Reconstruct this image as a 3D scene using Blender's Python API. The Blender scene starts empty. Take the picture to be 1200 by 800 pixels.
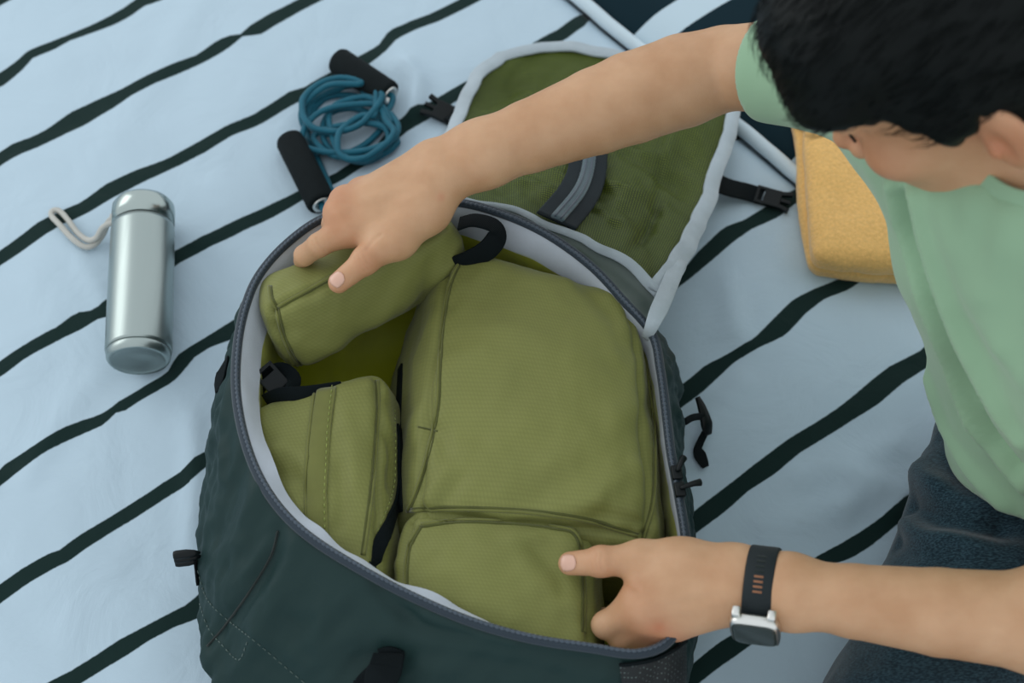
import bpy, bmesh, math, random
import numpy as np
from mathutils import Vector, Matrix, noise as mnoise
from mathutils.bvhtree import BVHTree

random.seed(7)
RNG = np.random.default_rng(7)
scene = bpy.context.scene
COL = scene.collection

# ------------------------------------------------------------------ camera
F = 1667.0                       # focal length in pixels of a 1200 x 800 frame
PITCH = math.radians(60.5)
CAMH = 1.28                      # metres above the duvet
CAM = np.array([0.0, -CAMH / math.tan(PITCH), CAMH])
FW = np.array([0.0, math.cos(PITCH), -math.sin(PITCH)])
UP = np.array([0.0, math.sin(PITCH), math.cos(PITCH)])
RT = np.array([1.0, 0.0, 0.0])
cd = bpy.data.cameras.new('camera')
cam = bpy.data.objects.new('camera', cd)
COL.objects.link(cam)
cam.location = CAM
cam.rotation_euler = (math.radians(90) - PITCH, 0, 0)
cd.sensor_width = 36.0
cd.lens = F * 36.0 / 1200.0
cd.clip_start = 0.02
cd.dof.use_dof = True
cd.dof.focus_distance = 1.27
cd.dof.aperture_fstop = 4.5
scene.camera = cam

# ------------------------------------------------------------------ light
world = bpy.data.worlds.new('world')
scene.world = world
world.use_nodes = True
bg = world.node_tree.nodes['Background']
bg.inputs[0].default_value = (0.90, 0.96, 1.0, 1)
bg.inputs[1].default_value = 1.08
ld = bpy.data.lights.new('window_left_offscreen', 'AREA')
ld.shape = 'RECTANGLE'
ld.size = 1.8
ld.size_y = 1.5
ld.energy = 18
ld.color = (1.0, 1.0, 0.98)
lo = bpy.data.objects.new('window_left_offscreen', ld)
COL.objects.link(lo)
lo.location = (-2.2, 0.9, 1.35)
lo.rotation_euler = Vector((1.0, -0.42, 0.0)).to_track_quat('-Z', 'Y').to_euler()      # an upright pane
vs = scene.view_settings
vs.view_transform = 'Standard'
vs.look = 'None'
vs.gamma = 1.0
vs.use_curve_mapping = False
vs.exposure = -0.13

# ------------------------------------------------------------------ helpers
def pix(px, py, z=0.0):
    """pixel of the 1200x800 frame -> world point at height z"""
    d = FW + RT * (px - 600.0) / F + UP * (400.0 - py) / F
    return CAM + d * ((z - CAM[2]) / d[2])

def pixdir(px, py):
    d = FW + RT * (px - 600.0) / F + UP * (400.0 - py) / F
    return d / np.linalg.norm(d)

def depth(p):
    return float((np.asarray(p) - CAM) @ FW)

def pxr(wpx, p):
    """radius in metres of something wpx pixels in half width at point p"""
    return wpx * depth(p) / F

def V(p):
    return Vector((float(p[0]), float(p[1]), float(p[2])))

def nrm(v):
    v = np.asarray(v, float)
    return v / (np.linalg.norm(v) + 1e-12)

def fbm(x, y, z, s=1.0, o=3):
    a, t, k = 0.0, 1.0, s
    for _ in range(o):
        a += t * mnoise.noise((x * k, y * k, z * k)); t *= 0.5; k *= 2.03
    return a

def worldloc(o):
    p = np.zeros(3)
    while o is not None:
        p = p + np.array(o.location); o = o.parent
    return p

def link_mesh(name, verts, faces, mat, parent=None, smooth=True, uvs=None, kind=None):
    verts = np.asarray(verts, float)
    if parent is not None:
        verts = verts - worldloc(parent)
    me = bpy.data.meshes.new(name)
    me.from_pydata([tuple(v) for v in verts], [], [tuple(int(i) for i in f) for f in faces])
    if uvs is not None:                      # one uv per vertex
        l = me.uv_layers.new(name='UVMap')
        idx = np.empty(len(me.loops), int); me.loops.foreach_get('vertex_index', idx)
        l.data.foreach_set('uv', np.asarray(uvs, float)[idx].ravel())
    if smooth:
        me.polygons.foreach_set('use_smooth', [True] * len(me.polygons))
    me.update()
    o = bpy.data.objects.new(name, me)
    COL.objects.link(o)
    if mat is not None:
        me.materials.append(mat)
    if parent is not None:
        o.parent = parent
    if kind:
        o['kind'] = kind
    return o

def thing(name, label, cat, loc=(0, 0, 0), group=None):
    o = bpy.data.objects.new(name, None)
    o.empty_display_size = 0.02
    COL.objects.link(o)
    o.location = tuple(float(c) for c in loc)
    o['label'] = label; o['category'] = cat
    if group: o['group'] = group
    return o

def tag(o, label, cat, group=None):
    o['label'] = label; o['category'] = cat
    if group: o['group'] = group
    return o

def catmull(pts, n=8, closed=False):
    pts = np.asarray(pts, float); m = len(pts); out = []
    rng = range(m) if closed else range(m - 1)
    for i in rng:
        if closed:
            p0, p1, p2, p3 = pts[(i - 1) % m], pts[i], pts[(i + 1) % m], pts[(i + 2) % m]
        else:
            p1, p2 = pts[i], pts[i + 1]
            p0 = pts[i - 1] if i > 0 else 2 * p1 - p2
            p3 = pts[i + 2] if i + 2 < m else 2 * p2 - p1
        for k in range(n):
            t = k / n
            out.append(0.5 * (2 * p1 + (p2 - p0) * t + (2 * p0 - 5 * p1 + 4 * p2 - p3) * t * t + (3 * p1 - p0 - 3 * p2 + p3) * t ** 3))
    if not closed:
        out.append(pts[-1])
    return np.array(out)

def resample(pts, n, closed=False):
    pts = np.asarray(pts, float)
    if closed: pts = np.vstack([pts, pts[:1]])
    d = np.r_[0, np.cumsum(np.linalg.norm(np.diff(pts, axis=0), axis=1))]
    t = np.linspace(0, d[-1], n + 1)[:-1] if closed else np.linspace(0, d[-1], n)
    return np.stack([np.interp(t, d, pts[:, k]) for k in range(pts.shape[1])], 1)

class MB:
    """collects shapes into one mesh"""
    def __init__(self): self.v = []; self.f = []
    def add(self, v, f):
        b = len(self.v)
        self.v += [tuple(map(float, p)) for p in v]
        self.f += [tuple(int(i) + b for i in q) for q in f]
        return self
    def box(self, c, ax, ay, az, hx, hy, hz, bev=0.0):
        c = np.asarray(c, float); ax, ay, az = nrm(ax), nrm(ay), nrm(az)
        if bev <= 0:
            v = [c + ax * sx * hx + ay * sy * hy + az * sz * hz for sz in (-1, 1) for sy in (-1, 1) for sx in (-1, 1)]
            return self.add(v, [(0, 2, 3, 1), (4, 5, 7, 6), (0, 1, 5, 4), (2, 6, 7, 3), (0, 4, 6, 2), (1, 3, 7, 5)])
        bm = bmesh.new(); bmesh.ops.create_cube(bm, size=2.0)
        for q in bm.verts: q.co = Vector((q.co.x * hx, q.co.y * hy, q.co.z * hz))
        bmesh.ops.bevel(bm, geom=bm.edges[:] , offset=bev, segments=2, affect='EDGES', profile=0.6)
        bm.verts.index_update()
        v = [c + ax * q.co.x + ay * q.co.y + az * q.co.z for q in bm.verts]
        f = [[q.index for q in p.verts] for p in bm.faces]
        bm.free()
        return self.add(v, f)
    def tube(self, pts, r, seg=8, closed=False, flat=1.0, upv=(0, 0, 1)):
        pts = np.asarray(pts, float); n = len(pts)
        rr = np.broadcast_to(np.asarray(r, float), (n,)) if np.ndim(r) <= 1 else r
        if closed: tg = np.roll(pts, -1, 0) - np.roll(pts, 1, 0)
        else: tg = np.gradient(pts, axis=0)
        v = []; nn = None
        for i in range(n):
            t = nrm(tg[i])
            if nn is None:
                a = np.asarray(upv, float)
                if abs(a @ t) > 0.9: a = np.array([1.0, 0, 0])
                nn = nrm(a - t * (a @ t))
            else:
                nn = nrm(nn - t * (nn @ t))
            b = np.cross(t, nn)
            for k in range(seg):
                a = 2 * math.pi * k / seg
                v.append(pts[i] + rr[i] * (math.cos(a) * nn * flat + math.sin(a) * b))
        f = []
        m = n if closed else n - 1
        for i in range(m):
            j = (i + 1) % n
            for k in range(seg):
                l = (k + 1) % seg
                f.append((i * seg + k, i * seg + l, j * seg + l, j * seg + k))
        if not closed:
            f.append(tuple(range(seg))[::-1]); f.append(tuple((n - 1) * seg + k for k in range(seg)))
        return self.add(v, f)
    def strap(self, pts, nor, w, th, closed=False):
        """flat webbing: width w across, thickness th along nor"""
        pts = np.asarray(pts, float); n = len(pts)
        nor = np.broadcast_to(np.asarray(nor, float), (n, 3))
        ww = np.broadcast_to(np.asarray(w, float), (n,))
        if closed: tg = np.roll(pts, -1, 0) - np.roll(pts, 1, 0)
        else: tg = np.gradient(pts, axis=0)
        v = []
        for i in range(n):
            t = nrm(tg[i]); m = nrm(nor[i] - t * (nor[i] @ t)); s = np.cross(t, m)
            for a, b in ((-1, -.6), (-.9, -1), (.9, -1), (1, -.6), (1, .6), (.9, 1), (-.9, 1), (-1, .6)):
                v.append(pts[i] + s * a * ww[i] / 2 + m * b * th / 2)
        f = []
        for i in range(n if closed else n - 1):
            j = (i + 1) % n
            for k in range(8):
                l = (k + 1) % 8
                f.append((i * 8 + k, j * 8 + k, j * 8 + l, i * 8 + l))
        if not closed:
            f.append(tuple(range(8))); f.append(tuple((n - 1) * 8 + k for k in range(8))[::-1])
        return self.add(v, f)
    def lathe(self, c, axis, prof, seg=48):
        """prof: list of (s along axis, radius)"""
        c = np.asarray(c, float); ax = nrm(axis)
        a = np.array([0, 0, 1.0]) if abs(ax[2]) < .9 else np.array([1.0, 0, 0])
        u = nrm(a - ax * (a @ ax)); w = np.cross(ax, u); v = []
        for s, r in prof:
            for k in range(seg):
                t = 2 * math.pi * k / seg
                v.append(c + ax * s + r * (math.cos(t) * u + math.sin(t) * w))
        f = []
        for i in range(len(prof) - 1):
            for k in range(seg):
                l = (k + 1) % seg
                f.append((i * seg + k, (i + 1) * seg + k, (i + 1) * seg + l, i * seg + l))
        f.append(tuple(range(seg))); f.append(tuple((len(prof) - 1) * seg + k for k in range(seg))[::-1])
        return self.add(v, f)
    def build(self, name, mat, parent=None, smooth=True, kind=None):
        return link_mesh(name, np.array(self.v), self.f, mat, parent, smooth, kind=kind)

def bvh_of(verts, faces):
    return BVHTree.FromPolygons([V(v) for v in verts], [tuple(int(i) for i in f) for f in faces])

def onto(bvh, px, py, lift=0.0):
    """first point of a surface along the line of sight through a pixel, and its normal"""
    hit, n, _, _ = bvh.ray_cast(V(CAM), V(pixdir(px, py)))
    if hit is None: return None, None
    n = np.array(n)
    if n @ pixdir(px, py) > 0: n = -n
    return np.array(hit) + n * lift, n

def path_on(bvh, pxs, lift=0.0, n=6):
    c = catmull(np.array([(a, b, 0) for a, b in pxs], float), n)
    P_, N_ = [], []
    for a in c:
        p, q = onto(bvh, a[0], a[1], lift)
        if p is not None: P_.append(p); N_.append(q)
    P_ = np.array(P_); N_ = np.array(N_)
    for _ in range(2):
        if len(N_) > 3:
            N_[1:-1] = (N_[:-2] + N_[1:-1] * 2 + N_[2:]) / 4
    return P_, N_

def vert_normals(v, f):
    v = np.asarray(v, float); n = np.zeros_like(v)
    f4 = np.array([q if len(q) == 4 else (q[0], q[1], q[2], q[2]) for q in f])
    c = np.cross(v[f4[:, 2]] - v[f4[:, 0]], v[f4[:, 3]] - v[f4[:, 1]])
    tri = f4[:, 2] == f4[:, 3]
    if tri.any():
        c[tri] = np.cross(v[f4[tri, 1]] - v[f4[tri, 0]], v[f4[tri, 2]] - v[f4[tri, 0]])
    for k in range(4): np.add.at(n, f4[:, k], c)
    return n / (np.linalg.norm(n, axis=1, keepdims=True) + 1e-12)

def dist_poly(p, line):
    """distance of points to a polyline"""
    p = np.asarray(p, float); best = np.full(len(p), 1e9)
    for a, b in zip(line[:-1], line[1:]):
        d = b - a; L = d @ d + 1e-12
        t = np.clip(((p - a) @ d) / L, 0, 1)
        best = np.minimum(best, np.linalg.norm(p - a - t[:, None] * d, axis=1))
    return best

# ------------------------------------------------------------------ materials
def lin(c):
    if isinstance(c, str):
        c = [int(c[i:i + 2], 16) / 255 for i in (1, 3, 5)]
        c = [x / 12.92 if x <= .04045 else ((x + .055) / 1.055) ** 2.4 for x in c]
    return (c[0], c[1], c[2], 1.0)

MATS = {}
def newmat(name):
    m = bpy.data.materials.new(name); m.use_nodes = True
    MATS[name] = m
    nt = m.node_tree
    return m, nt, nt.nodes, nt.links, nt.nodes['Principled BSDF']

def cloth(name, c, rough=.85, var=.12, bump=.15, scale=900, nscale=60, sheen=.2, spec=.3, weave='noise', uv=False, metallic=0, wob=None):
    """woven or moulded surface: colour variation plus fine relief"""
    m, nt, N, L, b = newmat(name)
    tc = N.new('ShaderNodeTexCoord'); out = tc.outputs['UV' if uv else 'Object']
    n1 = N.new('ShaderNodeTexNoise'); n1.inputs['Scale'].default_value = nscale; n1.inputs['Detail'].default_value = 4
    L.new(tc.outputs['Object'], n1.inputs['Vector'])
    cr = N.new('ShaderNodeValToRGB')
    c0 = lin(c)
    cr.color_ramp.elements[0].position = .3; cr.color_ramp.elements[1].position = .7
    cr.color_ramp.elements[0].color = tuple(x * (1 - var) for x in c0[:3]) + (1,)
    cr.color_ramp.elements[1].color = tuple(min(1, x * (1 + var)) for x in c0[:3]) + (1,)
    L.new(n1.outputs['Fac'], cr.inputs['Fac'])
    col = cr.outputs['Color']
    if weave == 'noise':
        t = N.new('ShaderNodeTexNoise'); t.inputs['Scale'].default_value = scale; t.inputs['Detail'].default_value = 2
        L.new(out, t.inputs['Vector']); h = t.outputs['Fac']
    elif weave == 'hex':
        t = N.new('ShaderNodeTexVoronoi'); t.inputs['Scale'].default_value = scale; t.inputs['Randomness'].default_value = 0
        mp = N.new('ShaderNodeVectorMath'); mp.operation = 'MULTIPLY_ADD'
        sx = N.new('ShaderNodeSeparateXYZ'); L.new(out, sx.inputs[0])
        sk = N.new('ShaderNodeMath'); sk.operation = 'MULTIPLY_ADD'; sk.inputs[1].default_value = .5
        L.new(sx.outputs[1], sk.inputs[0]); L.new(sx.outputs[0], sk.inputs[2])
        cx = N.new('ShaderNodeCombineXYZ'); L.new(sk.outputs[0], cx.inputs[0]); L.new(sx.outputs[1], cx.inputs[1])
        L.new(cx.outputs[0], t.inputs['Vector'])
        h = t.outputs['Distance']
        mx = N.new('ShaderNodeMix'); mx.data_type = 'RGBA'; mx.blend_type = 'MULTIPLY'
        r2 = N.new('ShaderNodeMapRange'); r2.inputs[1].default_value = .15; r2.inputs[2].default_value = .6
        r2.inputs[3].default_value = 0; r2.inputs[4].default_value = .3
        L.new(h, r2.inputs[0]); L.new(r2.outputs[0], mx.inputs[0]); L.new(col, mx.inputs[6])
        mx.inputs[7].default_value = (.55, .58, .5, 1); col = mx.outputs[2]
    elif weave == 'twill':
        t = N.new('ShaderNodeTexWave'); t.inputs['Scale'].default_value = scale; t.bands_direction = 'DIAGONAL'
        t.inputs['Distortion'].default_value = .6
        L.new(out, t.inputs['Vector']); h = t.outputs['Fac']
    bp = N.new('ShaderNodeBump'); bp.inputs['Strength'].default_value = bump; bp.inputs['Distance'].default_value = .001
    L.new(h, bp.inputs['Height'])
    if wob:
        n3 = N.new('ShaderNodeTexNoise'); n3.inputs['Scale'].default_value = wob[0]; n3.inputs['Detail'].default_value = 5
        L.new(tc.outputs['Object'], n3.inputs['Vector'])
        b2 = N.new('ShaderNodeBump'); b2.inputs['Strength'].default_value = wob[1]; b2.inputs['Distance'].default_value = .006
        L.new(n3.outputs['Fac'], b2.inputs['Height']); L.new(bp.outputs[0], b2.inputs['Normal'])
        L.new(b2.outputs[0], b.inputs['Normal'])
    else:
        L.new(bp.outputs[0], b.inputs['Normal'])
    L.new(col, b.inputs['Base Color'])
    b.inputs['Roughness'].default_value = rough
    b.inputs['Specular IOR Level'].default_value = spec
    b.inputs['Sheen Weight'].default_value = sheen
    b.inputs['Metallic'].default_value = metallic
    return m

OLIVE = cloth('olive_ripstop', '#787b40', rough=.62, var=.06, bump=.22, scale=270, nscale=14, sheen=.1, spec=.35, weave='hex', uv=True, wob=(26, .12))
OLIVE_PLAIN = cloth('olive_binding', '#696c35', rough=.7, var=.1, bump=.2, scale=700, nscale=40)
OLIVE_DARK = cloth('olive_piping', '#4b4f20', rough=.75, var=.1, bump=.2, scale=900, nscale=60)
SLATE = cloth('slate_nylon', '#1b3130', rough=.55, var=.06, bump=.18, scale=1100, nscale=9, sheen=0, spec=.2, wob=(18, .10))
SLATE_GREY = cloth('grey_nylon', '#56645f', rough=.5, var=.08, bump=.15, scale=1100, nscale=12, spec=.45, wob=(30, .2))
ZIP_TAPE = cloth('zip_tape', '#222f3a', rough=.6, var=.05, bump=.25, scale=1200, nscale=30)
ZIP_TEETH = cloth('zip_teeth', '#3d4a57', rough=.45, var=.05, bump=.1, scale=1500, nscale=30, spec=.5)
FACING = cloth('grey_facing', '#b4bcc6', rough=.8, var=.05, bump=.25, scale=800, nscale=25, wob=(45, .12))
BINDING = cloth('binding_tape', '#a5b1b8', rough=.8, var=.08, bump=.3, scale=700, nscale=40, wob=(60, .2))
LIME = cloth('lime_lining', '#b7bd10', rough=.5, var=.15, bump=.2, scale=900, nscale=20, spec=.4, wob=(35, .2))
WEB = cloth('black_webbing', '#091215', rough=.8, var=.1, bump=.5, scale=420, nscale=30, weave='twill', sheen=0, spec=.15)
PLASTIC = cloth('black_plastic', '#0a1113', rough=.4, var=.05, bump=.05, scale=900, nscale=30, sheen=0, spec=.22)
FOAM = cloth('black_foam', '#0d1517', rough=.85, var=.15, bump=.35, scale=900, nscale=120, sheen=0, spec=.2)
CORD = cloth('teal_cord', '#0a5c70', rough=.55, var=.1, bump=.3, scale=900, nscale=60, sheen=.1, weave='twill')
TERRY = cloth('terry', '#e3b46c', rough=.95, var=.10, bump=.8, scale=600, nscale=300, sheen=.4, spec=.1, wob=(210, .28))
STITCH = cloth('pale_stitching', '#4c5e59', rough=.8, var=.1, bump=.1)
OLIVE_STITCH = cloth('olive_stitching', '#8b974a', rough=.8, var=.1, bump=.1)
SEAM = cloth('dark_seam', '#16211f', rough=.9, var=.1, bump=.1)
NAVY = cloth('navy_cotton', '#0c262e', rough=.9, var=.1, bump=.2, scale=1100, nscale=25, wob=(10, .2))
WHITE_COTTON = cloth('white_cotton', '#c3d4dd', rough=.9, var=.03, bump=.12, scale=1100, nscale=12, wob=(14, .25))
SILICONE = cloth('cream_silicone', '#b5b4ad', rough=.5, var=.05, bump=.05, sheen=0, spec=.4)

def steel(name, c, rough, aniso=.0, bscale=(4, 400)):
    m, nt, N, L, b = newmat(name)
    tc = N.new('ShaderNodeTexCoord'); mp = N.new('ShaderNodeMapping'); mp.inputs['Scale'].default_value = (bscale[1], bscale[0], bscale[1])
    L.new(tc.outputs['Object'], mp.inputs[0])
    n = N.new('ShaderNodeTexNoise'); n.inputs['Scale'].default_value = 1; L.new(mp.outputs[0], n.inputs['Vector'])
    r = N.new('ShaderNodeMapRange'); r.inputs[3].default_value = rough * .8; r.inputs[4].default_value = rough * 1.25
    L.new(n.outputs['Fac'], r.inputs[0]); L.new(r.outputs[0], b.inputs['Roughness'])
    b.inputs['Base Color'].default_value = lin(c); b.inputs['Metallic'].default_value = 1.0
    return m
STEEL = steel('brushed_steel', '#a3aeac', .34)
STEEL_POL = steel('polished_steel', '#aab5b2', .24, bscale=(30, 30))
SILVER = steel('silver_plastic', '#dcdcd8', .3, bscale=(60, 60))

# ------------------------------------------------------------------ duvet, bed
SA, SB, SC = 5.34814409, -7.08524579, 6.62268581          # stripe number = SA x + SB y + SC on the bed plane
STR = {
 1: [(0,94,9),(23,75,8),(35,63,7),(60,55,7),(80,45,5),(110,34,6),(130,26,7),(150,15,8),(165,4,8),(190,-2,6)],
 2: [(0,189,9),(20,176,10),(40,168,9),(60,158,9),(90,140,12),(120,123,11),(150,108,8),(180,93,8),(210,80,8),(235,70,7),(255,58,9),(270,50,8),(284,45,2.5),(300,38,9),(320,25,9),(345,12,8),(370,-3,8)],
 3: [(0,303,9),(50,270,10),(100,246,9),(130,225,11),(165,207,10),(200,190,8),(235,173,9),(270,152,8),(300,140,8),(325,125,8),(345,113,9),(360,108,7),(430,70,9),(447,57,7),(460,38,9),(480,30,8),(510,18,8),(540,4,8),(565,-8,8)],
 4: [(0,432,10),(25,415,9),(45,403,9),(70,390,9),(95,375,12),(110,370,8),(125,365,11),(207,303,9),(240,283,9),(280,262,9),(320,243,9),(350,228,8),(400,205,8),(440,180,8),(470,148,10),(500,130,10),(530,112,9),(560,95,8),(600,70,7),(640,48,10),(660,38,9),(680,22,9),(690,8,6)],
 5: [(0,558,10),(10,548,11),(30,535,10),(50,522,9),(75,507,10),(100,497,10),(120,490,9),(130,480,5),(140,476,9),(160,465,8),(180,455,9),(200,445,9),(212,425,12),(225,412,9),(245,400,9),(265,391,12)],
 6: [(0,698,12),(30,676,12),(60,658,12),(75,652,11),(100,632,11),(130,612,10),(160,593,11),(190,574,11),(220,558,12),(240,538,10)],
 7: [(90,794,12),(120,774,12),(145,758,13),(170,743,11),(200,727,11),(225,716,14),(800,328,8),(825,302,12),(855,275,13),(876,264,9),(906,248,12),(930,230,10)],
 8: [(792,470,14),(816,452,14),(834,435,14),(855,421,9),(885,405,8),(912,386,15),(936,360,14),(960,344,11),(990,332,11),(1008,322,8)],
 9: [(805,620,14),(840,592,16),(870,568,14),(900,547,16),(930,523,14),(960,505,14),(990,485,14),(1020,464,17),(1050,439,16),(1086,418,14)],
 10: [(802,800,15),(845,767,16),(879,744,14),(958,659,12),(992,645,15),(1015,631,14),(1043,610,12)],
}
SG = np.array([SA, SB]); SGN = SG / np.linalg.norm(SG); STN = np.array([-SGN[1], SGN[0]])     # across / along the stripes
TAB = {}
for k, rows in STR.items():
    u, dl, w = [], [], []
    for a, b, h in rows:
        p = pix(a, b); q0 = pix(a, b - h); q1 = pix(a, b + h)
        u.append(p[:2] @ STN); dl.append(SG @ p[:2] + SC - k); w.append(abs(SG @ (q1 - q0)[:2]) / 2)
    o = np.argsort(u); TAB[k] = (np.array(u)[o], np.array(dl)[o], np.array(w)[o])

def stripe_field(k, u):
    wob = .05 * mnoise.noise((u * 9, k * 3.7, 1.3)) + .03 * mnoise.noise((u * 23, k * 5.1, 4.0))
    wid = .118 + .03 * mnoise.noise((u * 17, k * 2.9, 8.0))
    if k not in TAB: return wob, wid
    U, D, W = TAB[k]
    if u < U[0]: t = min(1, (U[0] - u) / .05); return D[0] * (1 - t) + wob * t, W[0] * (1 - t) + wid * t
    if u > U[-1]: t = min(1, (u - U[-1]) / .05); return D[-1] * (1 - t) + wob * t, W[-1] * (1 - t) + wid * t
    j = np.searchsorted(U, u)
    if 0 < j < len(U) and U[j] - U[j - 1] > .12:                   # a stretch hidden in the photograph
        t = min(1.0, min(u - U[j - 1], U[j] - u) / .05)
        return np.interp(u, U, D) * (1 - t) + wob * t, np.interp(u, U, W) * (1 - t) + wid * t
    return float(np.interp(u, U, D)), float(np.interp(u, U, W))

E0 = pix(690, 12); E1 = pix(930, 207)                      # the hemmed edge of the duvet
ED = nrm((E1 - E0)[:2]); EN = np.array([ED[1], -ED[0]])
if EN @ (np.array([0.0, 0.0]) - E0[:2]) < 0: EN = -EN       # points into the duvet

FOLDS = []                                                 # soft creases of the duvet: polyline, height, width
def fold(pxs, hgt, wid):
    FOLDS.append((np.array([pix(a, b)[:2] for a, b in pxs]), hgt, wid))
fold([(1000, 560), (1030, 575), (1055, 585)], .012, .012)
fold([(985, 600), (1010, 585), (1050, 605)], .008, .010)
fold([(900, 620), (960, 600), (1030, 560)], .006, .016)
fold([(940, 560), (1000, 540), (1050, 520)], .006, .014)
fold([(800, 520), (830, 495), (870, 450)], .005, .010)
fold([(850, 330), (858, 370), (870, 400)], .004, .012)
fold([(225, 490), (228, 560), (222, 640)], .006, .008)
fold([(75, 270), (110, 330), (150, 400)], .004, .007)
fold([(475, 75), (490, 95), (484, 130)], .012, .010)
fold([(440, 215), (480, 190), (520, 165)], .010, .016)
fold([(830, 780), (870, 720), (905, 680)], .006, .014)
fold([(30, 560), (60, 500), (110, 440)], .003, .012)
fold([(140, 150), (200, 60), (240, 0)], .003, .02)

def base_h(x, y): return .007 * fbm(x, y, .3, 4.2, 2) + .0022 * fbm(x + 3, y, .9, 17, 2)
def hgt(x, y):
    h = base_h(x, y)
    for ln, a, w in FOLDS:
        c = ln.mean(0)
        if abs(x - c[0]) + abs(y - c[1]) < .3:
            d = dist_poly(np.array([[x, y]]), ln)[0]
            h += a * math.exp(-(d / w) ** 2)
    return h

def make_duvet():
    da, db = .0095, .0095
    A = np.arange(-1.25, 1.55, da); B = np.r_[np.arange(0, 1.75, db)]
    verts, uv, wv = [], [], []
    for a in A:
        for b in B:
            xy = E0[:2] + ED * a + EN * b
            z = base_h(xy[0], xy[1])
            if b < .035:                                   # the edge rolls down
                z -= .012 * (1 - b / .035) ** 2
            verts.append((xy[0], xy[1], z))
            ii = SG @ xy + SC; u = float(STN @ xy)
            k0 = math.floor(ii); t = ii - k0
            d0, w0 = stripe_field(k0, u); d1, w1 = stripe_field(k0 + 1, u)
            uv.append((u, ii - (d0 * (1 - t) + d1 * t)))
            ts = min(1, max(0, (t - .3) / .4))
            wv.append(w0 * (1 - ts) + w1 * ts)
    nb = len(B); f = []
    for i in range(len(A) - 1):
        for j in range(nb - 1):
            f.append((i * nb + j, i * nb + j + 1, (i + 1) * nb + j + 1, (i + 1) * nb + j))
    verts = np.array(verts)
    for ln, a, w in FOLDS: verts[:, 2] += a * np.exp(-(dist_poly(verts[:, :2], ln) / w) ** 2)
    return verts, f, uv, wv

mt, nt, N, L, b = newmat('striped_cotton')
uvn = N.new('ShaderNodeUVMap'); uvn.uv_map = 'UVMap'
sp = N.new('ShaderNodeSeparateXYZ'); L.new(uvn.outputs[0], sp.inputs[0])
fr = N.new('ShaderNodeMath'); fr.operation = 'PINGPONG'; fr.inputs[1].default_value = .5
L.new(sp.outputs[1], fr.inputs[0])                          # 0 on the stripe's middle, .5 halfway to the next
at = N.new('ShaderNodeAttribute'); at.attribute_name = 'stripe_width'
tc = N.new('ShaderNodeTexCoord')
fz = N.new('ShaderNodeTexNoise'); fz.inputs['Scale'].default_value = 260; L.new(tc.outputs['Object'], fz.inputs['Vector'])
fm = N.new('ShaderNodeMath'); fm.operation = 'MULTIPLY_ADD'; fm.inputs[1].default_value = .008; L.new(fz.outputs['Fac'], fm.inputs[0]); L.new(at.outputs['Fac'], fm.inputs[2])
sb = N.new('ShaderNodeMath'); sb.operation = 'SUBTRACT'; L.new(fm.outputs[0], sb.inputs[0]); L.new(fr.outputs[0], sb.inputs[1])
mr = N.new('ShaderNodeMapRange'); mr.inputs[1].default_value = .004; mr.inputs[2].default_value = .016; L.new(sb.outputs[0], mr.inputs[0])
mx = N.new('ShaderNodeMix'); mx.data_type = 'RGBA'; L.new(mr.outputs[0], mx.inputs[0])
mx.inputs[6].default_value = lin('#b4c8d5'); mx.inputs[7].default_value = lin('#0d2624')
L.new(mx.outputs[2], b.inputs['Base Color'])
n1 = N.new('ShaderNodeTexNoise'); n1.inputs['Scale'].default_value = 1300; L.new(tc.outputs['Object'], n1.inputs['Vector'])
b1 = N.new('ShaderNodeBump'); b1.inputs['Strength'].default_value = .12; b1.inputs['Distance'].default_value = .001; L.new(n1.outputs['Fac'], b1.inputs['Height'])
n2 = N.new('ShaderNodeTexNoise'); n2.inputs['Scale'].default_value = 13; n2.inputs['Detail'].default_value = 5; n2.inputs['Distortion'].default_value = .8; L.new(tc.outputs['Object'], n2.inputs['Vector'])
b2 = N.new('ShaderNodeBump'); b2.inputs['Strength'].default_value = .34; b2.inputs['Distance'].default_value = .012; L.new(n2.outputs['Fac'], b2.inputs['Height']); L.new(b1.outputs[0], b2.inputs['Normal'])
L.new(b2.outputs[0], b.inputs['Normal'])
b.inputs['Roughness'].default_value = .9; b.inputs['Sheen Weight'].default_value = .1; b.inputs['Specular IOR Level'].default_value = .2
STRIPED = mt

dv, df, duv, dw = make_duvet()
duvet = thing('duvet', 'white cotton duvet with wavy dark green stripes covering the bed', 'duvet', (0, 0, -.02))
top = link_mesh('cover', dv, df, STRIPED, duvet, uvs=duv)
at_ = top.data.attributes.new('stripe_width', 'FLOAT', 'POINT'); at_.data.foreach_set('value', dw)
sol = top.modifiers.new('thickness', 'SOLIDIFY'); sol.thickness = .012; sol.offset = -1
# rolled hem along the edge, broken where a dark stripe runs over it
hm = []
for a in np.arange(-.62, 1.3, .012):
    xy = E0[:2] + ED * a + EN * -.004
    hm.append((xy[0], xy[1], hgt(xy[0], xy[1]) - .001 + .0015 * mnoise.noise((a * 14, 0, 2))))
MB().tube(catmull(hm, 2), .0085, 10).build('hem_roll', WHITE_COTTON, duvet)
st = []
for a in np.arange(-.62, 1.3, .012):
    xy = E0[:2] + ED * a + EN * .012
    st.append((xy[0], xy[1], hgt(xy[0], xy[1]) - .004))

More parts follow.
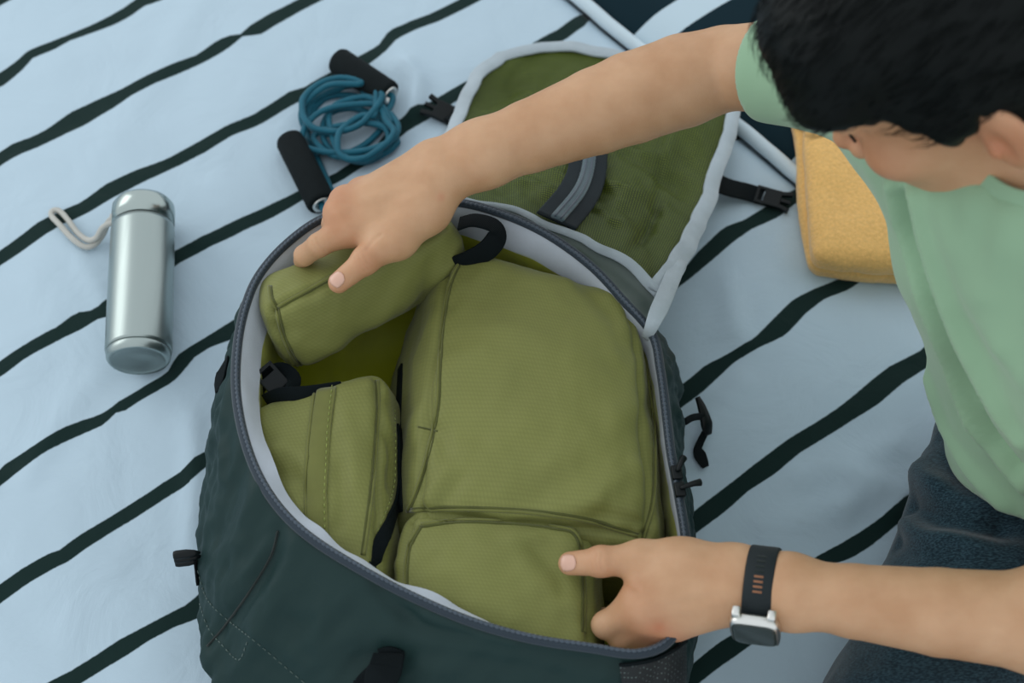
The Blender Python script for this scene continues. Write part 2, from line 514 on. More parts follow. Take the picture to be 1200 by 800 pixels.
# navy blanket beyond the duvet's edge, one broad white stripe in view
nv, nf, nuv = [], [], []
A = np.arange(-.95, 1.3, .014); B = np.arange(0, 1.1, .014)
for a in A:
    for bb in B:
        xy = E0[:2] + ED * a - EN * (bb + .004)
        z = .010 + .010 * fbm(xy[0], xy[1], 2.0, 5, 2) - .022 * math.exp(-(bb / .03) ** 2)
        nv.append((xy[0], xy[1], z)); nuv.append((float(STN @ xy), float(SG @ xy + SC)))
for i in range(len(A) - 1):
    for j in range(len(B) - 1):
        nf.append((i * len(B) + j, (i + 1) * len(B) + j, (i + 1) * len(B) + j + 1, i * len(B) + j + 1))
mt, nt, N, L, b = newmat('navy_striped_cotton')
uvn = N.new('ShaderNodeUVMap'); uvn.uv_map = 'UVMap'; sp = N.new('ShaderNodeSeparateXYZ'); L.new(uvn.outputs[0], sp.inputs[0])
ws = pix(770, 40); wi = SG @ ws[:2] + SC
off = N.new('ShaderNodeMath'); off.operation = 'SUBTRACT'; off.inputs[1].default_value = wi; L.new(sp.outputs[1], off.inputs[0])
pp = N.new('ShaderNodeMath'); pp.operation = 'PINGPONG'; pp.inputs[1].default_value = 1.1; L.new(off.outputs[0], pp.inputs[0])
cmpn = N.new('ShaderNodeMath'); cmpn.operation = 'LESS_THAN'; cmpn.inputs[1].default_value = .17; L.new(pp.outputs[0], cmpn.inputs[0])
mx = N.new('ShaderNodeMix'); mx.data_type = 'RGBA'; L.new(cmpn.outputs[0], mx.inputs[0])
mx.inputs[6].default_value = lin('#0b242d'); mx.inputs[7].default_value = lin('#bccfda'); L.new(mx.outputs[2], b.inputs['Base Color'])
tc = N.new('ShaderNodeTexCoord'); n1 = N.new('ShaderNodeTexNoise'); n1.inputs['Scale'].default_value = 1100; L.new(tc.outputs['Object'], n1.inputs['Vector'])
b1 = N.new('ShaderNodeBump'); b1.inputs['Strength'].default_value = .15; b1.inputs['Distance'].default_value = .001; L.new(n1.outputs['Fac'], b1.inputs['Height']); L.new(b1.outputs[0], b.inputs['Normal'])
b.inputs['Roughness'].default_value = .9; b.inputs['Specular IOR Level'].default_value = .2
bl = link_mesh('blanket', nv, nf, mt, None, uvs=nuv)
tag(bl, 'navy blanket with broad white stripes beyond the hem of the striped duvet', 'blanket')
so = bl.modifiers.new('thickness', 'SOLIDIFY'); so.thickness = .01; so.offset = -1

# mattress and floor under it all
MB().box((.1, -.1, -.17), (ED[0], ED[1], 0), (-EN[0], -EN[1], 0), (0, 0, 1), 1.0, 1.1, .14, .03).build('mattress', WHITE_COTTON)
tag(bpy.data.objects['mattress'], 'pale mattress underneath the striped duvet and navy blanket', 'mattress')
fl = link_mesh('floor', [(-4, -4, -.31), (4, -4, -.31), (4, 4, -.31), (-4, 4, -.31)], [(0, 1, 2, 3)], cloth('wood_floor', '#7c6a56', rough=.5, nscale=6), None, False)
fl['kind'] = 'structure'
# ------------------------------------------------------------------ travel backpack
bag = thing('travel_backpack', 'dark slate travel backpack lying open with a grey-edged lid and olive cubes inside', 'backpack', (-.03, -.17, .0))
RIM = [(764,392,.170),(730,352,.178),(692,312,.186),(642,276,.190),(590,252,.192),(535,238,.192),(470,238,.192),(412,248,.192),(372,260,.192),
       (332,290,.192),(302,326,.192),(286,366,.192),(278,410,.192),(277,460,.192),(286,512,.192),(304,560,.192),(331,600,.192),(366,632,.192),
       (420,666,.192),(480,698,.190),(550,728,.190),(620,748,.190),(690,759,.190),(748,766,.188),(786,748,.184),(803,700,.180),(804,640,.178),
       (796,585,.176),(786,530,.174),(780,480,.172),(774,435,.170)]
BELLY = [(796,430,.05),(765,400,.05),(715,365,.06),(655,335,.06),(600,310,.06),(545,296,.06),(475,296,.06),(400,302,.06),(345,318,.06),
         (304,345,.07),(276,398,.07),(258,452,.07),(245,512,.07),(237,562,.07),(231,622,.07),(229,690,.07),(233,755,.07),(255,812,.065),
         (312,855,.06),(392,888,.06),(482,908,.06),(580,918,.06),(682,912,.06),(748,886,.06),(790,838,.06),(806,780,.06),(810,715,.06),
         (809,655,.06),(807,600,.06),(804,535,.06),(800,480,.055)]
rim = np.array([pix(*r) for r in RIM]); belly = np.array([pix(*r) for r in BELLY])
NS = 14
rimc = catmull(rim, NS, True); bellyc = catmull(belly, NS, True)
NR = len(rimc); cen = rimc.mean(0)
def level(t):
    """outer wall contour at t = 0 (rim) .. 1 (belly)"""
    s = t ** .75
    a = rimc * (1 - s) + bellyc * s
    a[:, 2] = rimc[:, 2] * (1 - t) + bellyc[:, 2] * t
    return a
rows = []
for t in np.linspace(0, 1, 52): rows.append(level(t))
gc = bellyc[:, :2].mean(0)
for sc_, z in ((.995, .042), (.975, .022), (.94, .008), (.90, .002)):
    a = bellyc.copy(); a[:, :2] = gc + (bellyc[:, :2] - gc) * sc_; a[:, 2] = z; rows.append(a)
def smooth_noise(p, amp, s, o=3):
    return np.array([amp * fbm(q[0], q[1], q[2], s, o) for q in p])
v = np.vstack(rows); f = []
for i in range(len(rows) - 1):
    for k in range(NR):
        l = (k + 1) % NR
        f.append((i * NR + k, (i + 1) * NR + k, (i + 1) * NR + l, i * NR + l))
f.append(tuple((len(rows) - 1) * NR + k for k in range(NR))[::-1])
n = vert_normals(v, f[:-1])
if (n[NR * 10:NR * 11] * (v[NR * 10:NR * 11] - cen)).sum() < 0: n = -n
tt = np.repeat(np.r_[np.linspace(0, 1, 52), 1, 1, 1, 1], NR)
amp = np.clip(tt * 4, 0, 1)
# soft dents hanging from the rim and slack folds of the nylon
aa = np.tile(np.linspace(0, 2 * np.pi, NR, endpoint=False), len(rows))
dr = np.array([.0070 * fbm(math.cos(a) * 5 + t * .8, math.sin(a) * 5, t * 1.4, 1.6, 3) for a, t in zip(aa, tt)])
v = v + n * (amp * (dr + smooth_noise(v, .0040, 7, 2)))[:, None]
# seam running down the near left corner and along the near panel
wall = bvh_of(v, f)
SEAMS = [[(326, 622), (318, 650), (296, 688), (262, 735), (243, 757)], [(232, 668), (242, 700), (262, 722), (300, 752), (345, 790), (380, 818)]]
for s in SEAMS[:1]:
    ln, _ = path_on(wall, s)
    d = dist_poly(v, ln); v = v - n * (.0045 * np.exp(-(d / .007) ** 2))[:, None]
for pxs, a_, w_ in (([(440,688),(456,706),(474,722)], -.005, .006), ([(470,716),(500,736),(545,746)], -.005, .007), ([(500,722),(540,738),(600,752)], .004, .006), ([(560,745),(640,768),(720,778)], -.004, .008),
                    ([(400,700),(372,735),(345,765)], .004, .010), ([(345,640),(330,690),(300,735)], .004, .010), ([(300,575),(285,630),(262,690)], .005, .012), ([(290,530),(270,580),(250,640)], -.004, .010),
                    ([(270,450),(262,500),(262,560)], .004, .008), ([(480,770),(560,775),(650,790)], -.004, .010), ([(400,790),(430,770),(448,760)], -.004, .008)):
    ln, _ = path_on(wall, pxs)
    if len(ln) > 1: v = v + n * (a_ * np.exp(-(dist_poly(v, ln) / w_) ** 2))[:, None]
wall_v, wall_f = v, f
link_mesh('body', v, f, SLATE, bag)
wall = bvh_of(v, f)
ln, nn = path_on(wall, SEAMS[0], .0004); MB().tube(ln, .0011, 6).build('seam', SEAM, bag)
def dashes(bvh, pxs, mat, parent, name='stitching', step=.006, r=.00045, lift=.0004):
    ln, nn = path_on(bvh, pxs, lift, 10)
    L_ = np.r_[0, np.cumsum(np.linalg.norm(np.diff(ln, axis=0), axis=1))][-1]
    q = resample(ln, max(4, int(L_ / step * 2))); m = MB()
    for i in range(0, len(q) - 1, 2): m.tube(q[i:i + 2], r, 5)
    return m.build(name, mat, parent)
dashes(wall, SEAMS[1], STITCH, bag)
dashes(wall, [(232, 700), (244, 735), (262, 757), (280, 773), (290, 752)], STITCH, bag)

# wide zip along the rim: tape and coil
def inward(c, d, dz=0.0):
    g = c.mean(0); o = c.copy()
    tg = np.roll(c, -1, 0) - np.roll(c, 1, 0)
    for i in range(len(c)):
        t = nrm(tg[i]); s = np.array([-t[1], t[0], 0]); s = s / (np.linalg.norm(s) + 1e-9)
        if s @ (g - c[i]) < 0: s = -s
        o[i] = c[i] + s * d
    o[:, 2] += dz
    return o
tp = rimc.copy(); tp[:, 2] += .001
m = MB(); m.tube(tp, .0043, 8, True, flat=1.0); zt = m.build('zip_tape', ZIP_TAPE, bag)
co = inward(rimc, .0012, .0046); q = resample(co, 900, True)
hel = q.copy(); ph = np.arange(900) * math.pi * 2 / 3
m = MB(); m.tube(q + np.c_[np.zeros(900), np.zeros(900), .0007 * np.cos(ph)], .0015 + .0004 * np.sin(ph), 6, True); m.build('zip_teeth', ZIP_TEETH, zt)

# light grey facing inside the rim, lime lining below it
def band(rows_, wob=.0):
    v_ = np.vstack(rows_); f_ = []
    for i in range(len(rows_) - 1):
        for k in range(NR):
            l = (k + 1) % NR
            f_.append((i * NR + k, i * NR + l, (i + 1) * NR + l, (i + 1) * NR + k))
    if wob: v_ = v_ + np.array([[wob * fbm(p[0], p[1], p[2], 22, 2), wob * fbm(p[0] + 5, p[1], p[2], 22, 2), wob * fbm(p[0], p[1] + 5, p[2], 22, 2)] for p in v_])
    return v_, f_
dirs = np.array([nrm(np.array([p[0] - cen[0], p[1] - cen[1]])) for p in rimc])
far_w = np.clip(dirs @ nrm(np.array([-.55, .9])) * .8 + .35, 0, 1)[:, None]      # 1 on the far left wall, 0 near and right
nl_w = (np.clip(dirs @ nrm(np.array([-.62, -.80])) * 3.2 - 1.7, 0, 1) * np.array([.75 + .5 * mnoise.noise((p[0] * 22, p[1] * 22, 0)) for p in rimc]))[:, None]   # slack fold on the near left
def inset(d, dz):
    a = inward(rimc, 1.0, 0) - rimc
    o = rimc + a * d; o[:, 2:] += dz
    return o
fr_ = [inset(np.full((NR, 1), .003), np.zeros((NR, 1)))]
for t in np.linspace(0, 1, 7)[1:]: fr_.append(inset(.003 + (.001 + .012 * far_w + .008 * nl_w) * t ** .8, -((.020 + .010 * far_w) * (1 - nl_w) + .005 * nl_w) * t))
fv, ff = band(fr_, .0022); link_mesh('facing', fv, ff, FACING, bag)
ln_ = [inset(.0035 + .012 * far_w, -(.019 + .010 * far_w))]
for t in np.linspace(0, 1, 9)[1:]:
    a = inset(.0035 + .012 * far_w, 0 * far_w); a[:, 2] = (rimc[:, 2] - .019 - .010 * far_w[:, 0]) * (1 - t) + .014 * t; ln_.append(a)
for sc_ in (.7, .35, .05):
    a = ln_[9 - 1].copy(); a[:, :2] = cen[:2] + (a[:, :2] - cen[:2]) * sc_; a[:, 2] = .014; ln_.append(a)
lv, lf = band(ln_, .003); link_mesh('lining', lv, lf, LIME, bag)

# ------------------------------------------------------------------ lid, folded away from the bag
def polyz(l, n): return resample(catmull([pix(*p) for p in l], 6), n)
NU, NV = 61, 61
near = polyz([(530,232,.172),(600,246,.172),(650,268,.170),(690,285,.168),(738,311,.164),(772,345,.158)], NU)
far = polyz([(585,68,.026),(640,58,.026),(700,62,.028),(780,84,.030),(862,126,.030)], NU)
left = polyz([(530,232,.172),(522,195,.11),(530,160,.06),(545,122,.034),(560,92,.028),(585,68,.026)], NV)
right = polyz([(772,345,.158),(796,305,.12),(820,258,.075),(840,205,.045),(854,160,.034),(862,126,.030)], NV)
lidv = np.zeros((NV, NU, 3))
for j in range(NV):
    t = j / (NV - 1)
    for i in range(NU):
        s = i / (NU - 1)
        c = (1 - t) * near[i] + t * far[i] + (1 - s) * left[j] + s * right[j] - ((1 - s) * (1 - t) * near[0] + s * (1 - t) * near[-1] + (1 - s) * t * far[0] + s * t * far[-1])
        e = min(1, 6 * s, 6 * (1 - s), 6 * t, 6 * (1 - t))
        bl_ = math.sin(math.pi * s) * math.sin(math.pi * t)
        w = .013 * fbm(s * 3.1 + 1, t * 2.4, 0.7, 1.5, 4) + .016 * (1 - abs(fbm(s * 2 + t * 3, t * 3 - s, 3.3, 1.3, 3)))
        w += -.008 * math.exp(-((s - .78 - .05 * math.sin(t * 5)) / .02) ** 2) + .004 * math.sin(s * 26 + 6 * t) * math.exp(-((t - .22) / .14) ** 2)
        lidv[j, i] = c + np.array([0, 0, 1]) * (-.018 * e + .012 * bl_ + w * e)
lidf = [(j * NU + i, j * NU + i + 1, (j + 1) * NU + i + 1, (j + 1) * NU + i) for j in range(NV - 1) for i in range(NU - 1)]
luv = [(i / (NU - 1) * .27, j / (NV - 1) * .33) for j in range(NV) for i in range(NU)]
mt, nt, N, L, b = newmat('mesh_over_lime')
tc = N.new('ShaderNodeTexCoord')
vo = N.new('ShaderNodeTexVoronoi'); vo.inputs['Scale'].default_value = 390; vo.inputs['Randomness'].default_value = 0
L.new(tc.outputs['UV'], vo.inputs['Vector'])
lt = N.new('ShaderNodeMath'); lt.operation = 'SUBTRACT'; lt.inputs[0].default_value = .27; L.new(vo.outputs['Distance'], lt.inputs[1])
mr = N.new('ShaderNodeMapRange'); mr.inputs[1].default_value = -.1; mr.inputs[2].default_value = .2; L.new(lt.outputs[0], mr.inputs[0])
mx = N.new('ShaderNodeMix'); mx.data_type = 'RGBA'; L.new(mr.outputs[0], mx.inputs[0])
mx.inputs[6].default_value = lin('#2b360d'); mx.inputs[7].default_value = lin('#74841a'); L.new(mx.outputs[2], b.inputs['Base Color'])
bp = N.new('ShaderNodeBump'); bp.inputs['Strength'].default_value = .25; bp.inputs['Distance'].default_value = .001; L.new(vo.outputs['Distance'], bp.inputs['Height']); L.new(bp.outputs[0], b.inputs['Normal'])
b.inputs['Roughness'].default_value = .55; b.inputs['Specular IOR Level'].default_value = .3
LIDMAT = mt
lid = link_mesh('lid_panel', lidv.reshape(-1, 3), lidf, LIDMAT, bag, uvs=luv)
lidb = bvh_of(lidv.reshape(-1, 3), lidf)
# underside of the lid, resting on the duvet
uv_ = lidv.copy(); uv_[:, :, 2] = np.maximum(uv_[:, :, 2] - .02, .004)
for j in range(NV):
    t = j / (NV - 1); uv_[j, :, 2] = np.maximum(.006, uv_[j, :, 2] - .01 * math.sin(math.pi * t))
link_mesh('lid_shell', uv_.reshape(-1, 3), [q[::-1] for q in lidf], SLATE, bag)
def wobble(c, a, s): return c + np.array([[a * fbm(p[0], p[1], p[2], s, 2), a * fbm(p[0] + 4, p[1], p[2], s, 2), a * fbm(p[0], p[1] + 4, p[2], s, 2)] for p in c])
edge = np.vstack([left, far[1:], right[::-1][1:]])
gc3 = lidv.reshape(-1, 3).mean(0)
w_ = np.r_[np.linspace(.014, .016, len(left)), np.full(len(far) - 1, .013), np.linspace(.015, .021, len(right) - 1)]
en = np.array([nrm(np.array([0, -.35, 1]) + .25 * nrm(p - gc3)) for p in edge])
ed = wobble(edge + np.array([0, 0, .003]), .003, 25)
MB().strap(ed, en, w_, .004).build('lid_binding', BINDING, bag)
# near hem of the lid, and the grey gusset between it and the rim
hn = near + np.array([0, 0, .002])
MB().strap(wobble(hn, .002, 30), np.array([nrm((0, -.5, 1))] * NU), np.linspace(.004, .011, NU), .003).build('lid_hem', BINDING, bag)
ga = resample(rimc[[i for i in range(0, 5 * NS + 1)]][::-1], NU)     # far stretch of the rim, left to right
gv = []
for k in range(7):
    t = k / 6
    row = ga * (1 - t) + near * t
    row[:, 2] -= .012 * math.sin(math.pi * t)
    gv.append(row)
gv = np.vstack(gv); gv = wobble(gv, .002, 40)
link_mesh('gusset', gv, [(k * NU + i, k * NU + i + 1, (k + 1) * NU + i + 1, (k + 1) * NU + i) for k in range(6) for i in range(NU - 1)], SLATE_GREY, bag)
# tail of binding tape falling from the lid over the right corner of the rim
tl = catmull([pix(796, 305, .126), pix(786, 330, .155), pix(777, 352, .178), pix(768, 372, .186), pix(762, 386, .180), pix(757, 396, .165)], 6)
MB().strap(tl, np.array([nrm((-.1, -.5, 1))] * len(tl)), np.interp(np.linspace(0, 1, len(tl)), [0, .5, 1], [.016, .016, .008]), .003).build('binding_tail', BINDING, bag)
# pocket zip across the lid
zp, zn = path_on(lidb, [(646, 270), (662, 256), (676, 236), (684, 212), (688, 190), (688, 165), (684, 135)], .004, 8)
for _ in range(30):
    zp[1:-1] = (zp[:-2] + zp[1:-1] * 2 + zp[2:]) / 4; zn[1:-1] = (zn[:-2] + zn[1:-1] * 2 + zn[2:]) / 4
zp = zp + np.array([0, 0, .005])
zn = np.broadcast_to(nrm(zn.mean(0)), zn.shape).copy()
MB().strap(zp, zn, .040, .003).build('pocket_zip_guard', cloth('navy_tape', '#0d1a20', rough=.7, sheen=0), bag)
zq = MB().strap(zp + zn * .003, zn, .013, .003).build('pocket_zip', cloth('zip_grey', '#4d5f66', rough=.55), bag)
for s in (-1, 1):
    side = np.array([np.cross(nrm(t), m_) for t, m_ in zip(np.gradient(zp, axis=0), zn)])
    MB().tube(zp + zn * .0046 + side * s * .003, .0011, 6).build('zip_coil', ZIP_TEETH, zq)

# ------------------------------------------------------------------ straps, buckles, sliders of the bag
def buckle(c, d, n_, s, parent, name='buckle', mat=PLASTIC):
    d, n_ = nrm(d), nrm(n_); n_ = nrm(n_ - d * (n_ @ d)); e = np.cross(n_, d); c = np.asarray(c, float)
    m = MB()
    m.box(c, d, e, n_, .011 * s, .0125 * s, .0032 * s, .0014 * s)
    for k in (-1, 1):
        m.box(c + d * .015 * s + e * k * .0105 * s, nrm(d + e * k * .25), nrm(e - d * k * .25), n_, .009 * s, .0028 * s, .0030 * s, .001 * s)
    m.box(c + d * .015 * s, d, e, n_, .009 * s, .0025 * s, .0022 * s, .0008 * s)
    m.box(c - d * .0145 * s + e * .0105 * s, d, e, n_, .006 * s, .0022 * s, .003 * s, .001 * s)
    m.box(c - d * .0145 * s - e * .0105 * s, d, e, n_, .006 * s, .0022 * s, .003 * s, .001 * s)
    m.box(c - d * .020 * s, d, e, n_, .0022 * s, .0127 * s, .003 * s, .001 * s)
    return m.build(name, mat, parent, smooth=False)
def bedz(px, py, up=.0):
    p = pix(px, py, up); return np.array([p[0], p[1], hgt(p[0], p[1]) + up])
# compression strap of the lid on the right, buckle resting on the duvet
s1 = catmull([pix(832, 208, .034), pix(850, 218, .022), bedz(875, 226, .006), bedz(893, 231, .006)], 5)
MB().strap(s1, (0, 0, 1), np.linspace(.027, .021, len(s1)), .0025).build('strap', WEB, bag)
buckle(bedz(905, 233, .007), bedz(930, 240, .007) - bedz(893, 230, .007), (0, -.1, 1), .85, bag)
# buckle on the lid's left edge
s2 = catmull([pix(541, 140, .034), bedz(530, 134, .008), bedz(522, 131, .006)], 4)
MB().strap(s2, (0, 0, 1), .022, .0025).build('strap', WEB, bag)
buckle(bedz(519, 130, .008), bedz(492, 121, .008) - bedz(535, 137, .008), (.1, -.1, 1), .95, bag)
# hanging strap with a hook on the right side wall
s3 = catmull([pix(803, 494, .055), pix(812, 489, .045), bedz(822, 492, .02), bedz(826, 500, .012)], 5)
MB().strap(s3, (.2, -.6, .8), .007, .002).build('strap', WEB, bag)
hk = catmull([bedz(817, 466, .03), bedz(822, 480, .024), bedz(827, 498, .016), bedz(829, 510, .010)], 5)
MB().strap(hk, nrm((.5, -.5, .7)), np.interp(np.linspace(0, 1, len(hk)), [0, .3, .7, 1], [.004, .008, .013, .008]), .004).build('hook', PLASTIC, bag)
s4 = catmull([bedz(826, 508, .012), bedz(820, 520, .009), bedz(818, 528, .008), bedz(824, 541, .005), bedz(827, 547, .004)], 5)
MB().strap(s4, nrm((.3, -.4, .8)), np.interp(np.linspace(0, 1, len(s4)), [0, .4, .6, 1], [.007, .008, .013, .007]), .002).build('strap_end', WEB, bag)
# cord adjuster standing out of the left wall
cl = thing_loc = pix(224, 655, .09)
m = MB()
for k in range(3):
    p = cl + np.array([-.001 * k, 0, .009 - .009 * k]) + np.array([-.004, 0, 0])
    m.lathe(p - np.array([.010, 0, 0]), (1, .1, .05), [(0, .001), (.0005, .0036), (.003, .0042), (.012, .0042), (.019, .003), (.024, .001)], 12)
m.build('cord_adjuster', PLASTIC, bag)
w1, w1n = path_on(wall, [(233, 655), (231, 668), (230, 682)], .002, 4)
MB().strap(pix(228, 655, .085) * np.linspace(1, 0, 5)[:, None] + pix(231, 684, .07) * np.linspace(0, 1, 5)[:, None], (-1, -.2, .2), .01, .002).build('adjuster_tab', WEB, bag)
# dark tab sewn over the rim on the left
tb, tbn = path_on(wall, [(262, 428), (258, 445), (252, 460), (246, 482)], .001, 4)
if len(tb) > 2: MB().strap(tb, tbn, np.linspace(.024, .014, len(tb)), .0016).build('side_tab', WEB, bag)
# haul loop on the near wall
hl, hn_ = path_on(wall, [(459, 762), (457, 778), (455, 800), (452, 830)], .004, 5)
up_ = np.array([0.002, .010, .014, .012, .013, .012]); lift = np.interp(np.linspace(0, 1, len(hl)), np.linspace(0, 1, 6), up_)
MB().strap(hl + hn_ * lift[:, None], hn_, .027, .003).build('haul_loop', WEB, bag)
bt, btn = path_on(wall, [(446, 766), (459, 763), (472, 768)], .002, 4)
MB().strap(bt, btn, .010, .003).build('loop_anchor', WEB, bag)
bt, btn = path_on(wall, [(425, 815), (440, 790), (449, 768)], .001, 4)
if len(bt) > 2: MB().strap(bt, btn, np.linspace(.03, .008, len(bt)), .002).build('loop_fold', WEB, bag)
# sliders and pulls where the rim zip ends on the right, and a pale print beside them
for a, b_, tx in ((781, 556, (.006, .012, .004)), (797, 576, (.017, .006, .002))):
    k_ = int(np.argmin(np.linalg.norm(rimc - pix(a, b_, .176), axis=1))); p = rimc[k_] + np.array([.001, 0, .006]); t_ = nrm(rimc[(k_ + 1) % NR] - rimc[k_ - 1])
    m = MB(); m.box(p, t_, np.cross(t_, (0, 0, 1)), (0, 0, 1), .0065, .0045, .0028, .0012)
    q_ = catmull([p + np.array([0, 0, .003]), p + np.array(tx) * .6 + np.array([0, 0, .003]), p + np.array(tx)], 4)
    m.tube(q_, np.linspace(.0018, .0034, len(q_)), 8)
    m.build('zip_slider', PLASTIC, bag)
dashes(wall, [(797, 538), (798, 556), (799, 572)], STITCH, bag, 'print', .004, .0007, .0006)
# mesh bottle pocket at the near right corner
mt, nt, N, L, b = newmat('black_mesh')
tc = N.new('ShaderNodeTexCoord'); vo = N.new('ShaderNodeTexVoronoi'); vo.inputs['Scale'].default_value = 330; vo.inputs['Randomness'].default_value = .1
L.new(tc.outputs['Object'], vo.inputs['Vector'])
mr = N.new('ShaderNodeMapRange'); mr.inputs[1].default_value = .16; mr.inputs[2].default_value = .28; mr.inputs[3].default_value = 1; mr.inputs[4].default_value = 0
L.new(vo.outputs['Distance'], mr.inputs[0])
mx = N.new('ShaderNodeMix'); mx.data_type = 'RGBA'; L.new(mr.outputs[0], mx.inputs[0]); mx.inputs[6].default_value = lin('#0d1416'); mx.inputs[7].default_value = lin('#54605f')
L.new(mx.outputs[2], b.inputs['Base Color']); b.inputs['Roughness'].default_value = .7
pv, ok_ = [], True
for k in range(16):
    t = k / 15
    row = []
    for i in range(16):
        s = i / 15
        p, q = onto(wall, 728 + 72 * s, (776 - 26 * s * s) * (1 - t) + (880 - 40 * s) * t, .0035)
        row.append(p if p is not None else row[-1] if row else pv[-1][0])
    pv.append(row)
pv = np.array(pv)
link_mesh('mesh_pocket', pv.reshape(-1, 3), [(k * 16 + i, (k + 1) * 16 + i, (k + 1) * 16 + i + 1, k * 16 + i + 1) for k in range(15) for i in range(15)], mt, bag)
MB().tube(pv[0], .0016, 6).build('pocket_edge', WEB, bag)

# ------------------------------------------------------------------ packing cubes
def stuffed(name_parent, corners, r=.016, n=44, puff=(.01, .012, .018), seams=(), wrk=.0030, seedz=0.0, mat=OLIVE, name='shell', creases=()):
    """soft box between eight corners (x0y0z0, x1y0z0, x0y1z0, x1y1z0, then the four of z1); returns its mesh and mapping"""
    C = np.array(corners, float).reshape(2, 2, 2, 3)          # [z][y][x]
    hx = np.linalg.norm(C[:, :, 1] - C[:, :, 0], axis=-1).mean() / 2
    hy = np.linalg.norm(C[:, 1] - C[:, 0], axis=-1).mean() / 2
    hz = np.linalg.norm(C[1] - C[0], axis=-1).mean() / 2
    H = np.array([hx, hy, hz]); rr = np.minimum(r / H, .95)
    def mp(c):
        c = np.atleast_2d(np.asarray(c, float))
        inn = np.clip(c, -(1 - rr), 1 - rr); d = (c - inn) * H
        l = np.linalg.norm(d, axis=1, keepdims=True)
        mxd = np.abs(c - inn) / rr
        q = inn + np.where(l > 1e-9, d / np.maximum(l, 1e-9) * r * np.max(mxd, axis=1, keepdims=True), 0) / H
        t = (q + 1) / 2; x, y, z = t[:, :1], t[:, 1:2], t[:, 2:]
        p = ((C[0, 0, 0] * (1 - x) + C[0, 0, 1] * x) * (1 - y) + (C[0, 1, 0] * (1 - x) + C[0, 1, 1] * x) * y) * (1 - z) + \
            ((C[1, 0, 0] * (1 - x) + C[1, 0, 1] * x) * (1 - y) + (C[1, 1, 0] * (1 - x) + C[1, 1, 1] * x) * y) * z
        e = 1 - q ** 2
        ax = nrm((C[:, :, 1] - C[:, :, 0]).mean((0, 1))); ay = nrm((C[:, 1] - C[:, 0]).mean((0, 1))); az = nrm((C[1] - C[0]).mean((0, 1)))
        p = p + ax * (puff[0] * q[:, :1] * np.sqrt(np.maximum(0, e[:, 1:2] * e[:, 2:]))) \
              + ay * (puff[1] * q[:, 1:2] * np.sqrt(np.maximum(0, e[:, :1] * e[:, 2:]))) \
              + az * (puff[2] * q[:, 2:] * np.sqrt(np.maximum(0, e[:, :1] * e[:, 1:2])))
        return p
    key = {}; cv = []; fs = []; uvs = []
    g = np.linspace(-1, 1, n + 1); g = np.sign(g) * np.abs(g) ** .8
    for ax_, s in ((0, -1), (0, 1), (1, -1), (1, 1), (2, -1), (2, 1)):
        o = [k for k in range(3) if k != ax_]; idx = np.zeros((n + 1, n + 1), int)
        for i in range(n + 1):
            for j in range(n + 1):
                c = [0, 0, 0]; c[ax_] = s; c[o[0]] = g[i]; c[o[1]] = g[j]; kk = tuple(round(x, 5) for x in c)
                if kk not in key:
                    key[kk] = len(cv); cv.append(c)
                    uvs.append((c[o[0]] * H[o[0]] + .31 * ax_, c[o[1]] * H[o[1]]))
                idx[i, j] = key[kk]
        flip = (s > 0) == (ax_ == 1)
        for i in range(n):
            for j in range(n):
                q = (idx[i, j], idx[i + 1, j], idx[i + 1, j + 1], idx[i, j + 1])
                fs.append(q[::-1] if flip else q)
    cv = np.array(cv); p = mp(cv); nr = vert_normals(p, fs)
    g0 = p.mean(0)
    if ((p - g0) * nr).sum() < 0: nr = -nr; fs = [q[::-1] for q in fs]
    sl = [mp(catmull(s, 8)) for s in seams]
    dis = smooth_noise(p + seedz, wrk, 20, 3) + np.array([wrk * .8 * (1 - 2 * abs(fbm(a[0] + seedz, a[1], a[2], 11, 2))) for a in p])
    for s in sl:
        d = dist_poly(p, s)
        dis = dis - .0045 * np.exp(-(d / .0045) ** 2) + np.exp(-(d / .02) ** 2) * smooth_noise(p * 1.0 + 9 + seedz, .0022, 42, 2)
    p2 = p + nr * dis[:, None]
    if creases:
        bv0 = bvh_of(p2, fs)
        for pxs, a_, w_ in creases:
            ln, _ = path_on(bv0, pxs)
            if len(ln) > 1: p2 = p2 + nr * (a_ * np.exp(-(dist_poly(p2, ln) / w_) ** 2))[:, None]
    o = link_mesh(name, p2, fs, mat, name_parent, uvs=uvs)
    return o, p2, fs, mp, sl, bvh_of(p2, fs)

